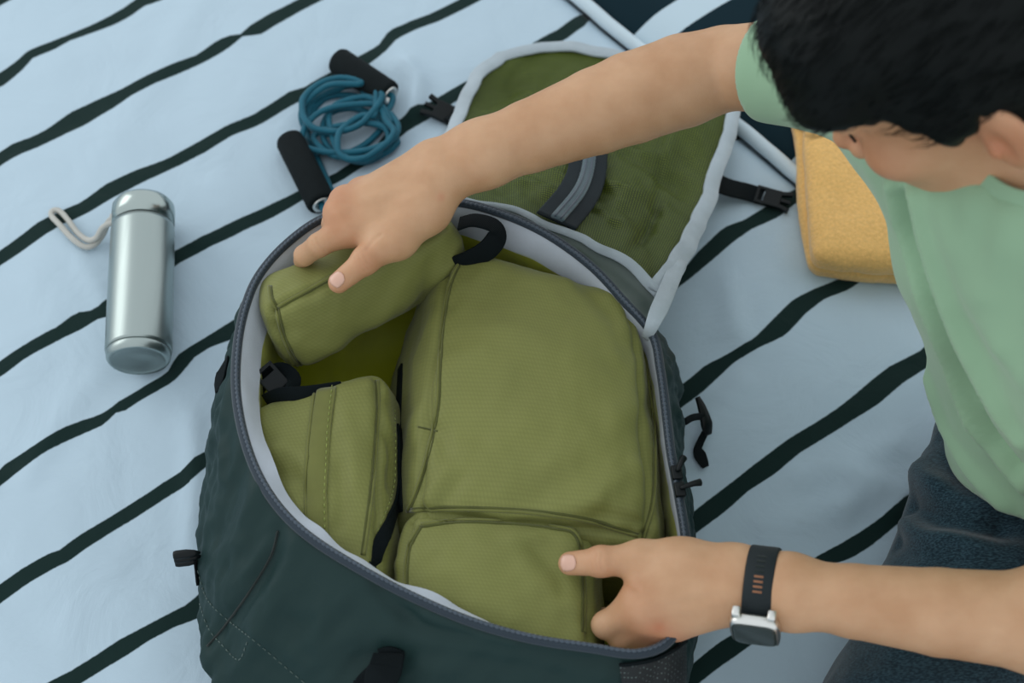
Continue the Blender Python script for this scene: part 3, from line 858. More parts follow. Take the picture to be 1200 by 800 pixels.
def corners(t, b):
    """t, b: four pixel corners (far-left, far-right, near-right, near-left) with height, top and bottom"""
    T = [pix(*p) for p in t]; B = [pix(*p) for p in b]
    return [B[3], B[2], B[0], B[1], T[3], T[2], T[0], T[1]]
def cubething(label, t, b, **k):
    B = [pix(*p) for p in b]; c = np.mean(B, 0)
    th = thing('packing_cube', label, 'packing cube', c, 'packing cubes in the open backpack')
    return th, stuffed(th, corners(t, b), **k)
def seam_tube(th, bvh, pxs, r=.0009, mat=OLIVE_DARK, lift=.0, name='seam', pipe=True):
    p, q = path_on(bvh, pxs, lift, 8)
    if len(p) < 3: return
    o = MB().tube(p, r, 6).build(name, mat, th)
    if pipe:                                                  # raised piping beside the stitched groove
        c_ = np.array(pxs, float); t_ = np.gradient(c_, axis=0); s_ = np.stack([-t_[:, 1], t_[:, 0]], 1); s_ /= np.linalg.norm(s_, axis=1, keepdims=True) + 1e-9
        g_ = worldloc(th); v_ = g_ - CAM; gp = np.array([600 + F * (v_ @ RT) / (v_ @ FW), 400 - F * (v_ @ UP) / (v_ @ FW)])
        if ((c_ - gp) * s_).sum() < 0: s_ = -s_
        p, q = path_on(bvh, [tuple(k) for k in c_ + s_ * 2.6], .0004, 8)
        if len(p) > 2: MB().tube(p, .0016, 6).build('piping', OLIVE_PLAIN, th)
    return o

# the large cube
ca, (oa, pa, fa, ma, sa, ba) = cubething('largest olive packing cube, filling the right half of the backpack',
    [(528,290,.172),(736,340,.172),(766,632,.174),(486,604,.168)], [(458,430,.03),(752,470,.03),(772,726,.03),(446,700,.03)],
    r=.020, n=60, puff=(.012, .008, .022), creases=[([(600,602),(650,598),(700,588)], .004, .007), ([(525,545),(510,575),(495,598)], .004, .007), ([(540,560),(520,590)], -.003, .006), ([(745,545),(705,575),(655,590)], .004, .010), ([(762,470),(742,505),(738,545)], -.003, .010), ([(500,500),(516,512),(522,545)], -.004, .008), ([(560,300),(610,325),(660,330)], .003, .012), ([(680,330),(715,365),(735,410)], -.003, .010), ([(700,600),(725,606),(750,612)], -.004, .006), ([(620,560),(690,520),(745,480)], .003, .014), ([(540,420),(600,400),(680,410)], .003, .02), ([(530,500),(590,520),(640,515)], -.002, .014)], seams=[[(-1, y, 1) for y in np.linspace(-1, 1, 7)], [(1, y, 1) for y in np.linspace(-1, 1, 7)], [(x, -1, 1) for x in np.linspace(-1, 1, 7)]], seedz=.1)
seam_tube(ca, ba, [(546,298),(530,332),(521,380),(517,430),(514,480),(504,530),(490,575),(480,600)])
seam_tube(ca, ba, [(482,596),(530,594),(590,596),(640,600),(690,608),(748,626)], .0013)
seam_tube(ca, ba, [(742,372),(757,420),(763,480),(765,540),(763,590),(752,630)])
seam_tube(ca, ba, [(490,500),(503,503),(513,505)], pipe=False)
p, q = path_on(ba, [(546,300),(552,280),(578,276),(610,282)], .001, 6)
# zip band low down the left side
p, q = path_on(ba, [(470,430),(468,490),(468,550),(470,600)], .001, 6)
if len(p) > 2: MB().strap(p, q, .010, .002).build('zip', WEB, ca)

# small cube, nearest the zip
cb, (ob, pb, fb, mb_, sb_, bb) = cubething('small olive packing cube gripped by the hand with a watch',
    [(478,602,.166),(686,612,.170),(694,770,.168),(462,735,.164)], [(490,640,.03),(700,650,.03),(700,850,.03),(470,820,.03)],
    r=.012, n=44, puff=(.008, .010, .012), creases=[([(600,632),(640,626),(672,640)], .003, .008), ([(625,640),(650,665),(660,690)], -.003, .007), ([(560,640),(600,650),(630,680)], .002, .010), ([(500,640),(520,680),(530,715)], -.002, .010)], seams=[[(1, y, 1) for y in np.linspace(-1, 1, 7)], [(x, 1, 1) for x in np.linspace(-1, 1, 7)], [(-1, y, 1) for y in np.linspace(-1, 1, 7)]], seedz=2.1)
seam_tube(cb, bb, [(494,617),(540,612),(600,614),(650,620),(672,626),(680,650),(682,690),(682,740)], .0013)
seam_tube(cb, bb, [(494,617),(482,640),(478,670),(478,700)], .0012)

# cube on the left with a sewn band
cc, (oc, pc_, fc, mc, sc2, bc) = cubething('olive packing cube with a sewn band, against the left wall of the backpack',
    [(292,478,.150),(446,434,.168),(442,690,.166),(290,650,.150)], [(300,560,.03),(482,490,.05),(480,740,.05),(300,740,.03)],
    r=.016, n=44, puff=(.008, .006, .016), creases=[([(398,545),(402,580),(396,615)], -.004, .006), ([(310,530),(335,525),(358,540)], .004, .008), ([(320,555),(345,560),(360,580)], -.004, .007), ([(405,480),(415,530),(410,570)], .003, .010), ([(450,500),(458,530),(456,570)], -.003, .006)], seams=[[(1, y, 1) for y in np.linspace(-1, 1, 7)]], seedz=4.4)
p, q = path_on(bc, [(383,456),(378,490),(374,530),(372,570),(372,600),(374,640)], .0012, 6)
bd = MB().strap(p, q, .0175, .0022).build('band', OLIVE_PLAIN, cc)
dashes(bc, [(390,454),(386,490),(383,530),(381,570),(381,620)], OLIVE_STITCH, cc, lift=.0028)
seam_tube(cc, bc, [(371,460),(366,500),(362,540),(361,580),(362,620)], .0011)
seam_tube(cc, bc, [(440,446),(441,470),(438,520),(434,570),(428,620),(424,650)], .0012)
p, q = path_on(bc, [(466,500),(468,540),(466,580),(456,612),(444,640),(434,668)], .0015, 6)
if len(p) > 2:
    zc = MB().strap(p, q, .0125, .002).build('zip', WEB, cc)
dashes(bc, [(462,480),(463,530),(461,570),(450,604),(438,634)], OLIVE_STITCH, cc, lift=.0006)
# its black strap and buckle
s5 = catmull([pix(312, 470, .150), pix(330, 463, .165), pix(355, 462, .170), pix(380, 456, .168), pix(400, 450, .166)], 5)
MB().strap(s5, nrm((.1, -.6, .8)), np.interp(np.linspace(0, 1, len(s5)), [0, .5, 1], [.014, .015, .006]), .0025).build('strap', WEB, cc)
buckle(pix(322, 448, .158), nrm((.3, -.3, -.1)), nrm((.2, -.4, .9)), .8, cc)
s6 = catmull([pix(300, 462, .13), pix(312, 440, .15), pix(330, 432, .155), pix(345, 444, .16), pix(338, 462, .165)], 5)
MB().strap(s6, nrm((.3, -.5, .8)), .012, .0025).build('grab_strap', WEB, cc)

# the long pouch under the right hand
D0 = [(330,412,.095),(322,350,.11),(364,440,.15),(532,346,.10)]
dl = [pix(350,440,.140), pix(548,318,.150), pix(318,400,.085), pix(520,330,.085),      # z0: near-left, near-right, far-left, far-right (bottom)
      pix(314,364,.206), pix(528,262,.210), pix(308,324,.190), pix(508,240,.192)]      # z1: ridge left/right, back left/right (top)
cdn = thing('packing_cube', 'long olive packing pouch under the hand on the zip rim, black loop at its end', 'packing cube', np.mean(dl[:4], 0), 'packing cubes in the open backpack')
od, pd_, fd, md, sd, bd2 = stuffed(cdn, dl, r=.014, n=44, creases=[([(420,400),(450,370),(470,335)], .003, .010), ([(480,370),(500,340),(505,310)], -.003, .008), ([(350,400),(380,410),(410,405)], .002, .010), ([(510,330),(530,310),(538,285)], .003, .007)], puff=(.007, .010, .006), seams=[[(x, -1, 1) for x in np.linspace(-1, 1, 7)], [(-1, -1, z) for z in np.linspace(-1, 1, 7)]], seedz=7.7)
seam_tube(cdn, bd2, [(327,361),(345,351),(370,337),(400,320),(430,303)], .0012)
seam_tube(cdn, bd2, [(327,361),(330,378),(338,402),(350,424),(362,438)], .0012)
seam_tube(cdn, bd2, [(327,361),(320,350),(318,335)], .0011)
p, q = path_on(bd2, [(368,440),(400,432),(440,408),(480,376),(515,346),(536,326)], .0004, 6)
if len(p) > 2: MB().tube(p, .0012, 6).build('cord', ZIP_TEETH, cdn)
lpts = catmull([pix(538, 262, .200), pix(556, 258, .205), pix(578, 264, .204), pix(583, 276, .200), pix(572, 292, .196), pix(552, 304, .186), pix(536, 312, .176)], 6)
MB().strap(lpts, np.array([nrm(nrm(p_ - pix(556, 286, .192)) + np.array([.1, -.25, .75])) for p_ in lpts]), .021, .0025).build('end_loop', WEB, cdn)

# ------------------------------------------------------------------ steel bottle
b0 = pix(162, 412, .034); b1 = pix(168, 245, .034)
hb = max(hgt(*(b0 * (1 - t) + b1 * t)[:2]) for t in np.linspace(0, 1, 9))
b0 = pix(162, 423, .0335 + hb); b1 = pix(168.5, 240, .0335 + hb); b0[2] = b1[2] = .0332 + hb
bx = nrm(b1 - b0); BL = np.linalg.norm(b1 - b0)
bottle = thing('steel_flask', 'brushed steel flask with a cream carrying loop lying on the striped duvet', 'bottle', (b0 + b1) / 2 * np.array([1, 1, 0]) + np.array([0, 0, hb]))
R0 = .0330
m = MB(); m.lathe(b0, bx, [(.010, R0 * .90), (.0105, R0 * .985), (.013, R0), (BL * .5, R0 * 1.0), (BL - .034, R0 * .99), (BL - .0295, R0 * .975), (BL - .0295, R0 * .90)], 72); m.build('flask_body', STEEL, bottle)
m = MB(); m.lathe(b0, bx, [(.0014, .001), (.0014, R0 * .30), (.0014, R0 * .72), (.0006, R0 * .77), (0, R0 * .84), (.0004, R0 * .88), (.003, R0 * .945), (.007, R0 * .965), (.0108, R0 * .965)], 72); m.build('base_cap', STEEL, bottle)
m = MB(); m.lathe(b0, bx, [(BL - .031, R0 * .9), (BL - .031, R0 * .94), (BL - .0265, R0 * .94), (BL - .0265, R0 * .9)], 72); m.build('neck_gap', SEAM, bottle)
m = MB(); m.lathe(b0, bx, [(BL - .0272, R0 * .9), (BL - .0272, R0 * .975), (BL - .010, R0 * .985), (BL - .004, R0 * .97), (BL - .0005, R0 * .90), (BL, R0 * .8), (BL - .001, R0 * .5), (BL - .001, .001)], 72); m.build('screw_cap', STEEL_POL, bottle)
lp = [pix(136, 254, .036), bedz(128, 262, .024), bedz(122, 276, .010), bedz(112, 288, .006), bedz(100, 291, .006), bedz(86, 283, .006), bedz(72, 268, .006), bedz(62, 256, .007), bedz(64, 250, .007), bedz(72, 251, .007), bedz(82, 262, .007), bedz(92, 275, .008), bedz(104, 283, .010), bedz(114, 280, .014), bedz(122, 268, .026), pix(137, 258, .040)]
MB().tube(catmull(lp, 6), .0032, 8).build('carry_loop', SILICONE, bottle)
MB().lathe(pix(134, 256, .036), nrm((1, .1, .1)), [(-.004, .002), (-.003, .0058), (.004, .0058), (.008, .004)], 16).build('loop_lug', SILICONE, bottle)

# ------------------------------------------------------------------ skipping rope
rope = thing('skipping_rope', 'teal skipping rope coiled between two black foam handles', 'skipping rope', bedz(412, 150))
def handle(a, b, r):
    p0 = bedz(a[0], a[1], r); p1 = bedz(b[0], b[1], r); z = max(p0[2], p1[2]); p0[2] = p1[2] = z - .001
    d = nrm(p1 - p0); Ln = np.linalg.norm(p1 - p0)
    o = MB().lathe(p0, d, [(0, .001), (0, r * .72), (.002, r * .9), (.006, r), (Ln * .5, r * 1.0), (Ln - .004, r), (Ln - .001, r * .95), (Ln, r * .85), (Ln, r * .62), (Ln - .006, r * .6), (Ln - .006, .001)], 40).build('handle', FOAM, rope)
    c = MB().lathe(p0, d, [(Ln - .007, r * .3), (Ln - .007, r * .66), (Ln + .0012, r * .66), (Ln + .0016, r * .58), (Ln + .0008, r * .45), (Ln - .0035, r * .40), (Ln - .0035, r * .18), (Ln - .005, r * .1)], 32).build('ferrule', SILVER, o)
    return p1, d
h1, d1 = handle((394, 70), (457, 112), .0162)
h2, d2 = handle((338, 160), (377, 238), .0162)
LOOPS = [(412,148,52,40,8),(404,140,48,36,-10),(418,158,44,28,12),(400,128,44,26,-22),(416,164,46,20,2),(422,150,38,34,35),(410,150,56,30,-8),(426,160,34,24,-18),(398,122,48,28,-14)]
pts = [tuple(bedz(458, 124, .014)), tuple(bedz(450, 137, .014))]
zz = 0
for li, (cx, cy, rx, ry, ro) in enumerate(LOOPS):
    ro = math.radians(ro)
    for k in range(12):
        a = math.radians(-20) + 2 * math.pi * (k / 12)
        q = li + k / 12
        x = rx * math.cos(a) * (1 + .08 * math.sin(3 * a + li)); y = ry * math.sin(a) * (1 + .1 * math.cos(2 * a + li * 2))
        z = .0036 + .0034 * q * .75 + .002 * math.sin(a * 2 + li)
        if k > 0 or li > 0 or True:
            pts.append(tuple(bedz(cx + x * math.cos(ro) - y * math.sin(ro), cy + x * math.sin(ro) + y * math.cos(ro), z)))
pts += [tuple(bedz(420, 98, .028)), tuple(bedz(385, 100, .026)), tuple(bedz(358, 120, .02)), tuple(bedz(353, 138, .012)), tuple(bedz(362, 160, .006)), tuple(bedz(372, 185, .006)), tuple(bedz(385, 215, .007)), tuple(bedz(392, 236, .010)), tuple(h2 + d2 * .008), tuple(h2 - d2 * .003)]
pts = [tuple(h1 - d1 * .003), tuple(h1 + d1 * .004)] + pts
MB().tube(catmull(pts, 6), .0037, 8).build('cord', CORD, rope)

# ------------------------------------------------------------------ folded towel
tw = thing('folded_towel', 'folded yellow terry towel lying on the duvet beside the man', 'towel', bedz(1010, 230))
def towel_layer(nm, t, b, seed, r):
    return stuffed(tw, corners(t, b), r=r, n=40, puff=(.004, .004, .004), wrk=.0022, seedz=seed, mat=TERRY, name=nm)
z0 = hgt(*pix(1000, 240)[:2])
lowz, midz, topz = z0 - .002, z0 + .022, z0 + .046
towel_layer('lower_fold', [(931,122,midz),(1090,118,midz),(1110,322,midz),(948,312,midz)], [(928,128,lowz),(1092,124,lowz),(1112,336,lowz),(950,326,lowz)], 1.0, .010)
towel_layer('upper_fold', [(946,108,topz),(1096,104,topz),(1112,306,topz),(956,300,topz)], [(941,120,midz - .003),(1094,116,midz - .003),(1112,326,midz - .003),(951,316,midz - .003)], 3.0, .0105)
# ------------------------------------------------------------------ implicit surfaces for the person
def cone(a, b, ra, rb, k=.01, op='add'): return dict(t='cone', a=np.asarray(a, float), b=np.asarray(b, float), ra=ra, rb=rb, k=k, op=op)
def ball(c, r, k=.01, op='add'): return dict(t='ball', a=np.asarray(c, float), ra=r, k=k, op=op)
def ell(c, R, r, k=.01, op='add'): return dict(t='ell', a=np.asarray(c, float), R=np.asarray(R, float), r=np.asarray(r, float), k=k, op=op)
def sd(q, p):
    if q['t'] == 'ball': return np.linalg.norm(p - q['a'], axis=1) - q['ra']
    if q['t'] == 'ell':
        l = (p - q['a']) @ q['R'].T
        k0 = np.linalg.norm(l / q['r'], axis=1); k1 = np.linalg.norm(l / q['r'] ** 2, axis=1) + 1e-9
        return k0 * (k0 - 1) / k1
    ba = q['b'] - q['a']; l2 = ba @ ba + 1e-12; rr = q['ra'] - q['rb']; a2 = l2 - rr * rr; il2 = 1 / l2
    pa = p - q['a']; y = pa @ ba; z = y - l2
    x2 = ((pa * l2 - y[:, None] * ba) ** 2).sum(1); y2 = y * y * l2; z2 = z * z * l2
    k = np.sign(rr) * rr * rr * x2
    d = (np.sqrt(np.maximum(x2 * a2 * il2, 0)) + y * rr) * il2 - q['ra']
    m1 = np.sign(z) * a2 * z2 > k; m2 = np.sign(y) * a2 * y2 < k
    d = np.where(m2, np.sqrt(np.maximum(x2 + y2, 0)) * il2 - q['ra'], d)
    d = np.where(m1, np.sqrt(np.maximum(x2 + z2, 0)) * il2 - q['rb'], d)
    return d
def comb(d, e, k, op):
    if d is None: return e
    if op == 'sub':
        h = np.maximum(k - np.abs(d + e), 0) / k
        return np.maximum(d, -e) + h * h * k * .25
    h = np.maximum(k - np.abs(d - e), 0) / k
    return np.minimum(d, e) - h * h * k * .25
def field(prims, p):
    d = None
    for q in prims: d = comb(d, sd(q, p), q['k'], q['op'])
    return d
def box_of(q):
    if 'bb' not in q:
        if q['t'] == 'cone': q['bb'] = (np.minimum(q['a'] - q['ra'], q['b'] - q['rb']) - q['k'], np.maximum(q['a'] + q['ra'], q['b'] + q['rb']) + q['k'])
        else:
            m_ = q['ra'] if q['t'] == 'ball' else q['r'].max(); q['bb'] = (q['a'] - m_ - q['k'], q['a'] + m_ + q['k'])
    return q['bb']
def isosurface(prims, lo, hi, h, extra=None, newton=2):
    """surface net of the blended primitives; extra(p, d) may reshape the field"""
    lo = np.asarray(lo, float); B = 16
    nb = np.ceil((np.asarray(hi) - lo) / (h * B)).astype(int); n = nb * B + 1
    D = np.full(n, 1.0, np.float32)
    g = [np.arange(k) for k in nb]
    bc = np.stack(np.meshgrid(*g, indexing='ij'), -1).reshape(-1, 3)
    ctr = lo + (bc + .5) * B * h
    E_ = np.stack([sd(q, ctr) for q in prims], 1)
    dc = field(prims, ctr)
    if extra is not None: dc = extra(ctr, dc)
    R = B * h * .87 + .014
    off = np.stack(np.meshgrid(*[np.arange(B + 1)] * 3, indexing='ij'), -1).reshape(-1, 3)
    addm = np.array([q['op'] == 'add' for q in prims])
    for i, b_ in enumerate(bc):
        s = tuple(slice(b_[k] * B, b_[k] * B + B + 1) for k in range(3))
        if abs(dc[i]) > R * 1.25 + (.02 if extra is not None else 0):
            if dc[i] < 0: D[s] = -1
            continue
        mn = E_[i][addm].min()
        sel = [q for q, e in zip(prims, E_[i]) if (q['op'] == 'add' and e < max(mn, 0) + 2 * R + q['k']) or (q['op'] == 'sub' and e < 2 * R)]
        p = lo + (b_ * B + off) * h
        d = field(sel, p)
        if extra is not None: d = extra(p, d)
        D[s] = d.reshape(B + 1, B + 1, B + 1)
    S = D < 0
    c = [S[i:n[0] - 1 + i, j:n[1] - 1 + j, k:n[2] - 1 + k] for i in (0, 1) for j in (0, 1) for k in (0, 1)]
    allv = np.ones_like(c[0]); anyv = np.zeros_like(c[0])
    for q in c: allv &= q; anyv |= q
    cells = np.argwhere(anyv & ~allv)
    idx = -np.ones(n - 1, np.int32); idx[tuple(cells.T)] = np.arange(len(cells))
    co = np.array([(i, j, k) for i in (0, 1) for j in (0, 1) for k in (0, 1)])
    val = np.stack([D[tuple((cells + o).T)] for o in co], 1)
    acc = np.zeros((len(cells), 3)); cnt = np.zeros(len(cells))
    for a in range(8):
        for b_ in range(a + 1, 8):
            if np.abs(co[a] - co[b_]).sum() != 1: continue
            m = (val[:, a] < 0) != (val[:, b_] < 0)
            t = np.where(m, val[:, a] / (val[:, a] - val[:, b_] + 1e-20), 0)
            acc += m[:, None] * (co[a] + t[:, None] * (co[b_] - co[a])); cnt += m
    v = lo + (cells + acc / np.maximum(cnt, 1)[:, None]) * h
    F_ = []
    for ax in range(3):
        o1, o2 = [(1, 2), (2, 0), (0, 1)][ax]
        sl0 = [slice(None)] * 3; sl1 = [slice(None)] * 3
        sl0[ax] = slice(0, n[ax] - 1); sl1[ax] = slice(1, n[ax])
        e = np.argwhere(S[tuple(sl0)] != S[tuple(sl1)])
        ok = (e[:, o1] > 0) & (e[:, o2] > 0) & (e[:, o1] < n[o1] - 1) & (e[:, o2] < n[o2] - 1); e = e[ok]
        u1 = np.zeros(3, int); u1[o1] = 1; u2 = np.zeros(3, int); u2[o2] = 1
        q = np.stack([idx[tuple((e - u1 - u2).T)], idx[tuple((e - u2).T)], idx[tuple(e.T)], idx[tuple((e - u1).T)]], 1)
        fl = S[tuple(e.T)]
        q[~fl] = q[~fl][:, ::-1]
        F_.append(q)
    F_ = np.vstack(F_); F_ = F_[(F_ >= 0).all(1)]
    for _ in range(newton):                                   # pull the net onto the exact surface
        ch = 3000
        for s in range(0, len(v), ch):
            p = v[s:s + ch]
            lo_, hi_ = p.min(0) - .02, p.max(0) + .02
            near_p = [q for q in prims if ((box_of(q)[0] < hi_) & (box_of(q)[1] > lo_)).all()]
            eps = 5e-4
            def fe(x):
                d = field(near_p, x); return d if extra is None else extra(x, d)
            d0 = fe(p); gr = np.stack([(fe(p + np.eye(3)[k] * eps) - d0) / eps for k in range(3)], 1)
            st = d0[:, None] * gr / ((gr ** 2).sum(1, keepdims=True) + 1e-6)
            l = np.linalg.norm(st, axis=1, keepdims=True)
            v[s:s + ch] = p - st * np.minimum(1, .7 * h / (l + 1e-9))
    return v, F_

# ------------------------------------------------------------------ the person: joints
def chain(rows, k=.02):
    P_ = [pix(a, b, z) for a, b, z, w in rows]; R_ = [pxr(w, p) for (a, b, z, w), p in zip(rows, P_)]
    return [cone(P_[i], P_[i + 1], R_[i], R_[i + 1], k if i == 0 else .003) for i in range(len(rows) - 1)]
SHR = pix(1120, 112, .420); SHL = np.array([.482, -.250, .455])
SAX = nrm(SHL - SHR)                                        # his right to his left
TC = [np.array(p) for p in ((.540, -.205, .110), (.505, -.180, .250), (.462, -.145, .360), (.424, -.118, .432))]
NECK = np.array([.408, -.106, .458])
HC = np.array([.3165, -.0730, .5281])                       # middle of the head
hf = nrm((-.7833, .0860, -.6156)); hl_ = nrm((-.1587, -.9852, .0643)); hl_ = nrm(hl_ - hf * (hl_ @ hf)); hu = nrm((-.6010, .1481, .7854)); hu = nrm(hu - hf * (hu @ hf) - hl_ * (hu @ hl_))
HR = np.stack([hf, hl_, hu])
def hd(f_, l_, u_): return HC + hf * f_ + hl_ * l_ + hu * u_
body = []
# torso (inside the shirt) and legs (inside the shorts)
for i in range(3):
    for s in (-1, 1): body.append(cone(TC[i] + SAX * s * .05, TC[i + 1] + SAX * s * .055, (.095, .09, .098, .075)[i], (.095, .09, .098, .07)[i + 1], .04))
body.append(cone(SHR, TC[3], .05, .07, .05)); body.append(cone(SHL, TC[3], .05, .07, .05))
HIPR, KNR, FTR = np.array([.480, -.170, .084]), np.array([.292, -.520, .084]), np.array([.600, -.560, .055])
HIPL, KNL, FTL = np.array([.600, -.245, .085]), np.array([.560, -.640, .100]), np.array([.340, -.700, .050])
for h_, k_, f_ in ((HIPR, KNR, FTR), (HIPL, KNL, FTL)):
    body += [cone(h_, k_, .070, .055, .03), cone(k_, f_, .05, .034, .02), cone(f_, f_ + nrm(f_ - k_) * .08 + np.array([0, 0, -.015]), .034, .022, .02)]
# right arm
body.append(cone(SHR, pix(990, 86, .37), .056, pxr(55, pix(990, 86, .37)), .04))
body += chain([(990,86,.370,55),(905,78,.330,53),(850,80,.308,49),(800,95,.296,54),(740,115,.286,53),(700,130,.280,50),(620,160,.270,42),(560,182,.264,37)], .02)
W1 = pix(512, 200, .258); wd = nrm(pix(525, 232, .258) - pix(498, 172, .258))
for s in (-1, 1): body.append(cone(pix(565, 181, .264) + wd * s * .010, W1 + wd * s * .0115, .0205, .0165, .016))
def fingers(MC, wrist, spread, rows, rmc, kp=.014):
    out = []
    for m_, r_ in zip(MC, rmc): out.append(cone(wrist[0], m_, wrist[1], r_, kp))
    return out
def finger(J, R_, k=.0045):
    o = []
    for i in range(len(J) - 1): o.append(cone(J[i], J[i + 1], R_[i], R_[i + 1], k if i == 0 else .003))
    return o
# right hand: back up, fingers over the far side of the pouch, thumb along it
RM = [pix(410,266,.241), pix(399,250,.246), pix(405,237,.241), pix(424,227,.232)]
for i, m_ in enumerate(RM):
    body.append(cone(W1 + wd * (.012 - .008 * i), m_, .0165, (.0132, .0132, .0125, .0118)[i], .011))
body += finger([RM[0], pix(374,287,.234), pix(357,299,.215), pix(354,305,.198)], [.0125, .0105, .0092, .0078], .006)
body += finger([RM[1], pix(391,262,.216), pix(388,276,.195), pix(390,286,.178)], [.0125, .0105, .0092, .008], .006)
body += finger([RM[2], pix(392,248,.215), pix(392,262,.19), pix(396,272,.175)], [.0118, .010, .0088, .008], .006)
body += finger([RM[3], pix(412,238,.208), pix(412,250,.187), pix(416,258,.175)], [.011, .009, .008, .007], .006)
RT_ = [pix(500,246,.246), pix(466,280,.246), pix(428,306,.243), pix(397,331,.236)]
body.append(cone(W1 + wd * .012, RT_[0], .017, .019, .02))
body += [cone(RT_[0], RT_[1], .0185, .0150, .016), cone(RT_[1], RT_[2], .0138, .0112, .008), cone(RT_[2], RT_[3], .0112, .0092, .004), cone(RT_[1], RM[0], .0105, .0115, .02)]
body += [ball(RT_[2] + np.array([0, 0, .0022]), .0106, .006)]
for m_ in RM: body.append(ball(m_ + np.array([0, 0, .002]), .0125, .008))
# left arm
EL = pix(1278, 734, .250)
body += chain([(1278,734,.250,55),(1200,727,.246,57),(1100,717,.238,51),(1000,704,.230,43),(925,693,.224,37)], .02)
body.append(cone(EL, SHL, .046, .056, .03))
W2 = pix(862, 686, .214); wd2 = nrm(pix(864, 722, .205) - pix(860, 650, .215))
for s in (-1, 1): body.append(cone(pix(925, 693, .224) + wd2 * s * .009, W2 + wd2 * s * .0115, .0205, .0172, .016))
LM = [pix(752,706,.200), pix(762,721,.191), pix(776,731,.183), pix(794,731,.177)]
for i, m_ in enumerate(LM):
    body.append(cone(W2 + wd2 * (-.008 + .006 * i), m_, .0168, (.0140, .0136, .0130, .0124)[i], .012))
body += finger([LM[0], pix(710,732,.174), pix(704,734,.146), pix(708,722,.128)], [.0128, .0112, .0098, .008], .006)
body += finger([LM[1], pix(728,745,.166), pix(726,744,.138), pix(734,732,.122)], [.0128, .0112, .0096, .008], .006)
body += finger([LM[2], pix(744,750,.159), pix(734,748,.134), pix(726,740,.118)], [.0120, .0104, .009, .0078], .006)
body += finger([LM[3], pix(768,747,.153), pix(760,747,.130), pix(752,742,.116)], [.0112, .0092, .0082, .0072], .006)
LT = [pix(806,664,.208), pix(752,655,.204), pix(704,658,.200), pix(668,660,.193)]
body.append(cone(W2 + wd2 * -.010, LT[0], .0178, .0190, .02))
body += [cone(LT[0], LT[1], .0190, .0150, .016), cone(LT[1], LT[2], .0140, .0114, .008), cone(LT[2], LT[3], .0114, .0095, .004), cone(LT[0] * .7 + LT[1] * .3, LM[0], .0125, .0125, .02)]
body += [ball(LT[2] + np.array([0, 0, .002]), .0108, .006)]
# neck and head
body.append(cone(NECK, hd(-.025, 0, -.055), .062, .056, .03))
body.append(cone(TC[3], NECK, .07, .064, .04))
body += [ell(hd(-.008, 0, .030), HR, (.098, .077, .092), .02), ell(hd(.030, 0, -.045), HR, (.064, .059, .072), .03), ball(hd(.074, 0, -.104), .021, .03),
         ell(hd(.062, .040, -.022), HR, (.026, .024, .022), .02), ell(hd(.062, -.040, -.022), HR, (.026, .024, .022), .02),
         ell(hd(.080, .030, .024), HR, (.014, .028, .010), .014), ell(hd(.080, -.030, .024), HR, (.014, .028, .010), .014),
         cone(hd(.090, 0, .006), hd(.112, 0, -.034), .0075, .0100, .012), ball(hd(.102, .011, -.040), .0085, .006), ball(hd(.102, -.011, -.040), .0085, .006),
         ell(hd(.090, 0, -.066), HR, (.012, .024, .006), .008), ell(hd(.089, 0, -.077), HR, (.012, .021, .0075), .006),
         ball(hd(.080, .031, .004), .0115, .004), ball(hd(.080, -.031, .004), .0115, .004)]
for s in (-1, 1):                                            # ears
    eR = np.stack([nrm(hf - hl_ * s * .45), nrm(hl_ * s + hf * .45), hu])
    body += [ell(hd(-.020, s * .082, -.004), eR, (.019, .0075, .032), .006), ell(hd(-.012, s * .089, -.006), eR, (.010, .0065, .018), .005, 'sub'), ell(hd(-.010, s * .081, -.012), eR, (.006, .006, .008), .004)]
bv, bf = isosurface(body, (-.22, -.80, .0), (.72, .14, .76), .0026)
bmh = bmesh.new()
me_ = bpy.data.meshes.new('tmp'); me_.from_pydata([tuple(q) for q in bv], [], [tuple(int(k) for k in q) for q in bf]); bmh.from_mesh(me_); bpy.data.meshes.remove(me_)
hc_ = [pix(430, 270, .24), pix(475, 245, .245), pix(390, 300, .235), pix(740, 700, .19), pix(690, 660, .195), pix(800, 695, .20)]
bmh.edges.ensure_lookup_table()
near_h = np.min(np.linalg.norm(bv[:, None, :] - np.array(hc_)[None], axis=2), axis=1) < .045
es = [e for e in bmh.edges if near_h[e.verts[0].index]]
n0 = len(bmh.verts)
bmesh.ops.subdivide_edges(bmh, edges=es, cuts=1, use_grid_fill=True)
bmh.verts.index_update()
bv = np.array([q.co for q in bmh.verts]); bf = [tuple(q.index for q in f_.verts) for f_ in bmh.faces]; bmh.free()
def project(v_, prims):
    for s in range(0, len(v_), 3000):
        p = v_[s:s + 3000]; lo_, hi_ = p.min(0) - .02, p.max(0) + .02
        np_ = [q for q in prims if ((box_of(q)[0] < hi_) & (box_of(q)[1] > lo_)).all()]
        if not np_: continue
        d0 = field(np_, p); g_ = np.stack([(field(np_, p + np.eye(3)[k] * 5e-4) - d0) / 5e-4 for k in range(3)], 1)
        st_ = d0[:, None] * g_ / ((g_ ** 2).sum(1, keepdims=True) + 1e-6); l_ = np.linalg.norm(st_, axis=1, keepdims=True)
        v_[s:s + 3000] = p - st_ * np.minimum(1, .002 / (l_ + 1e-9))
    return v_
bv[n0:] = project(bv[n0:].copy(), body)
bq = [q if len(q) == 4 else (q[0], q[1], q[2], q[2]) if len(q) == 3 else q[:4] for q in bf]
bn = vert_normals(bv, bq); bodyb = bvh_of(bv, bf)
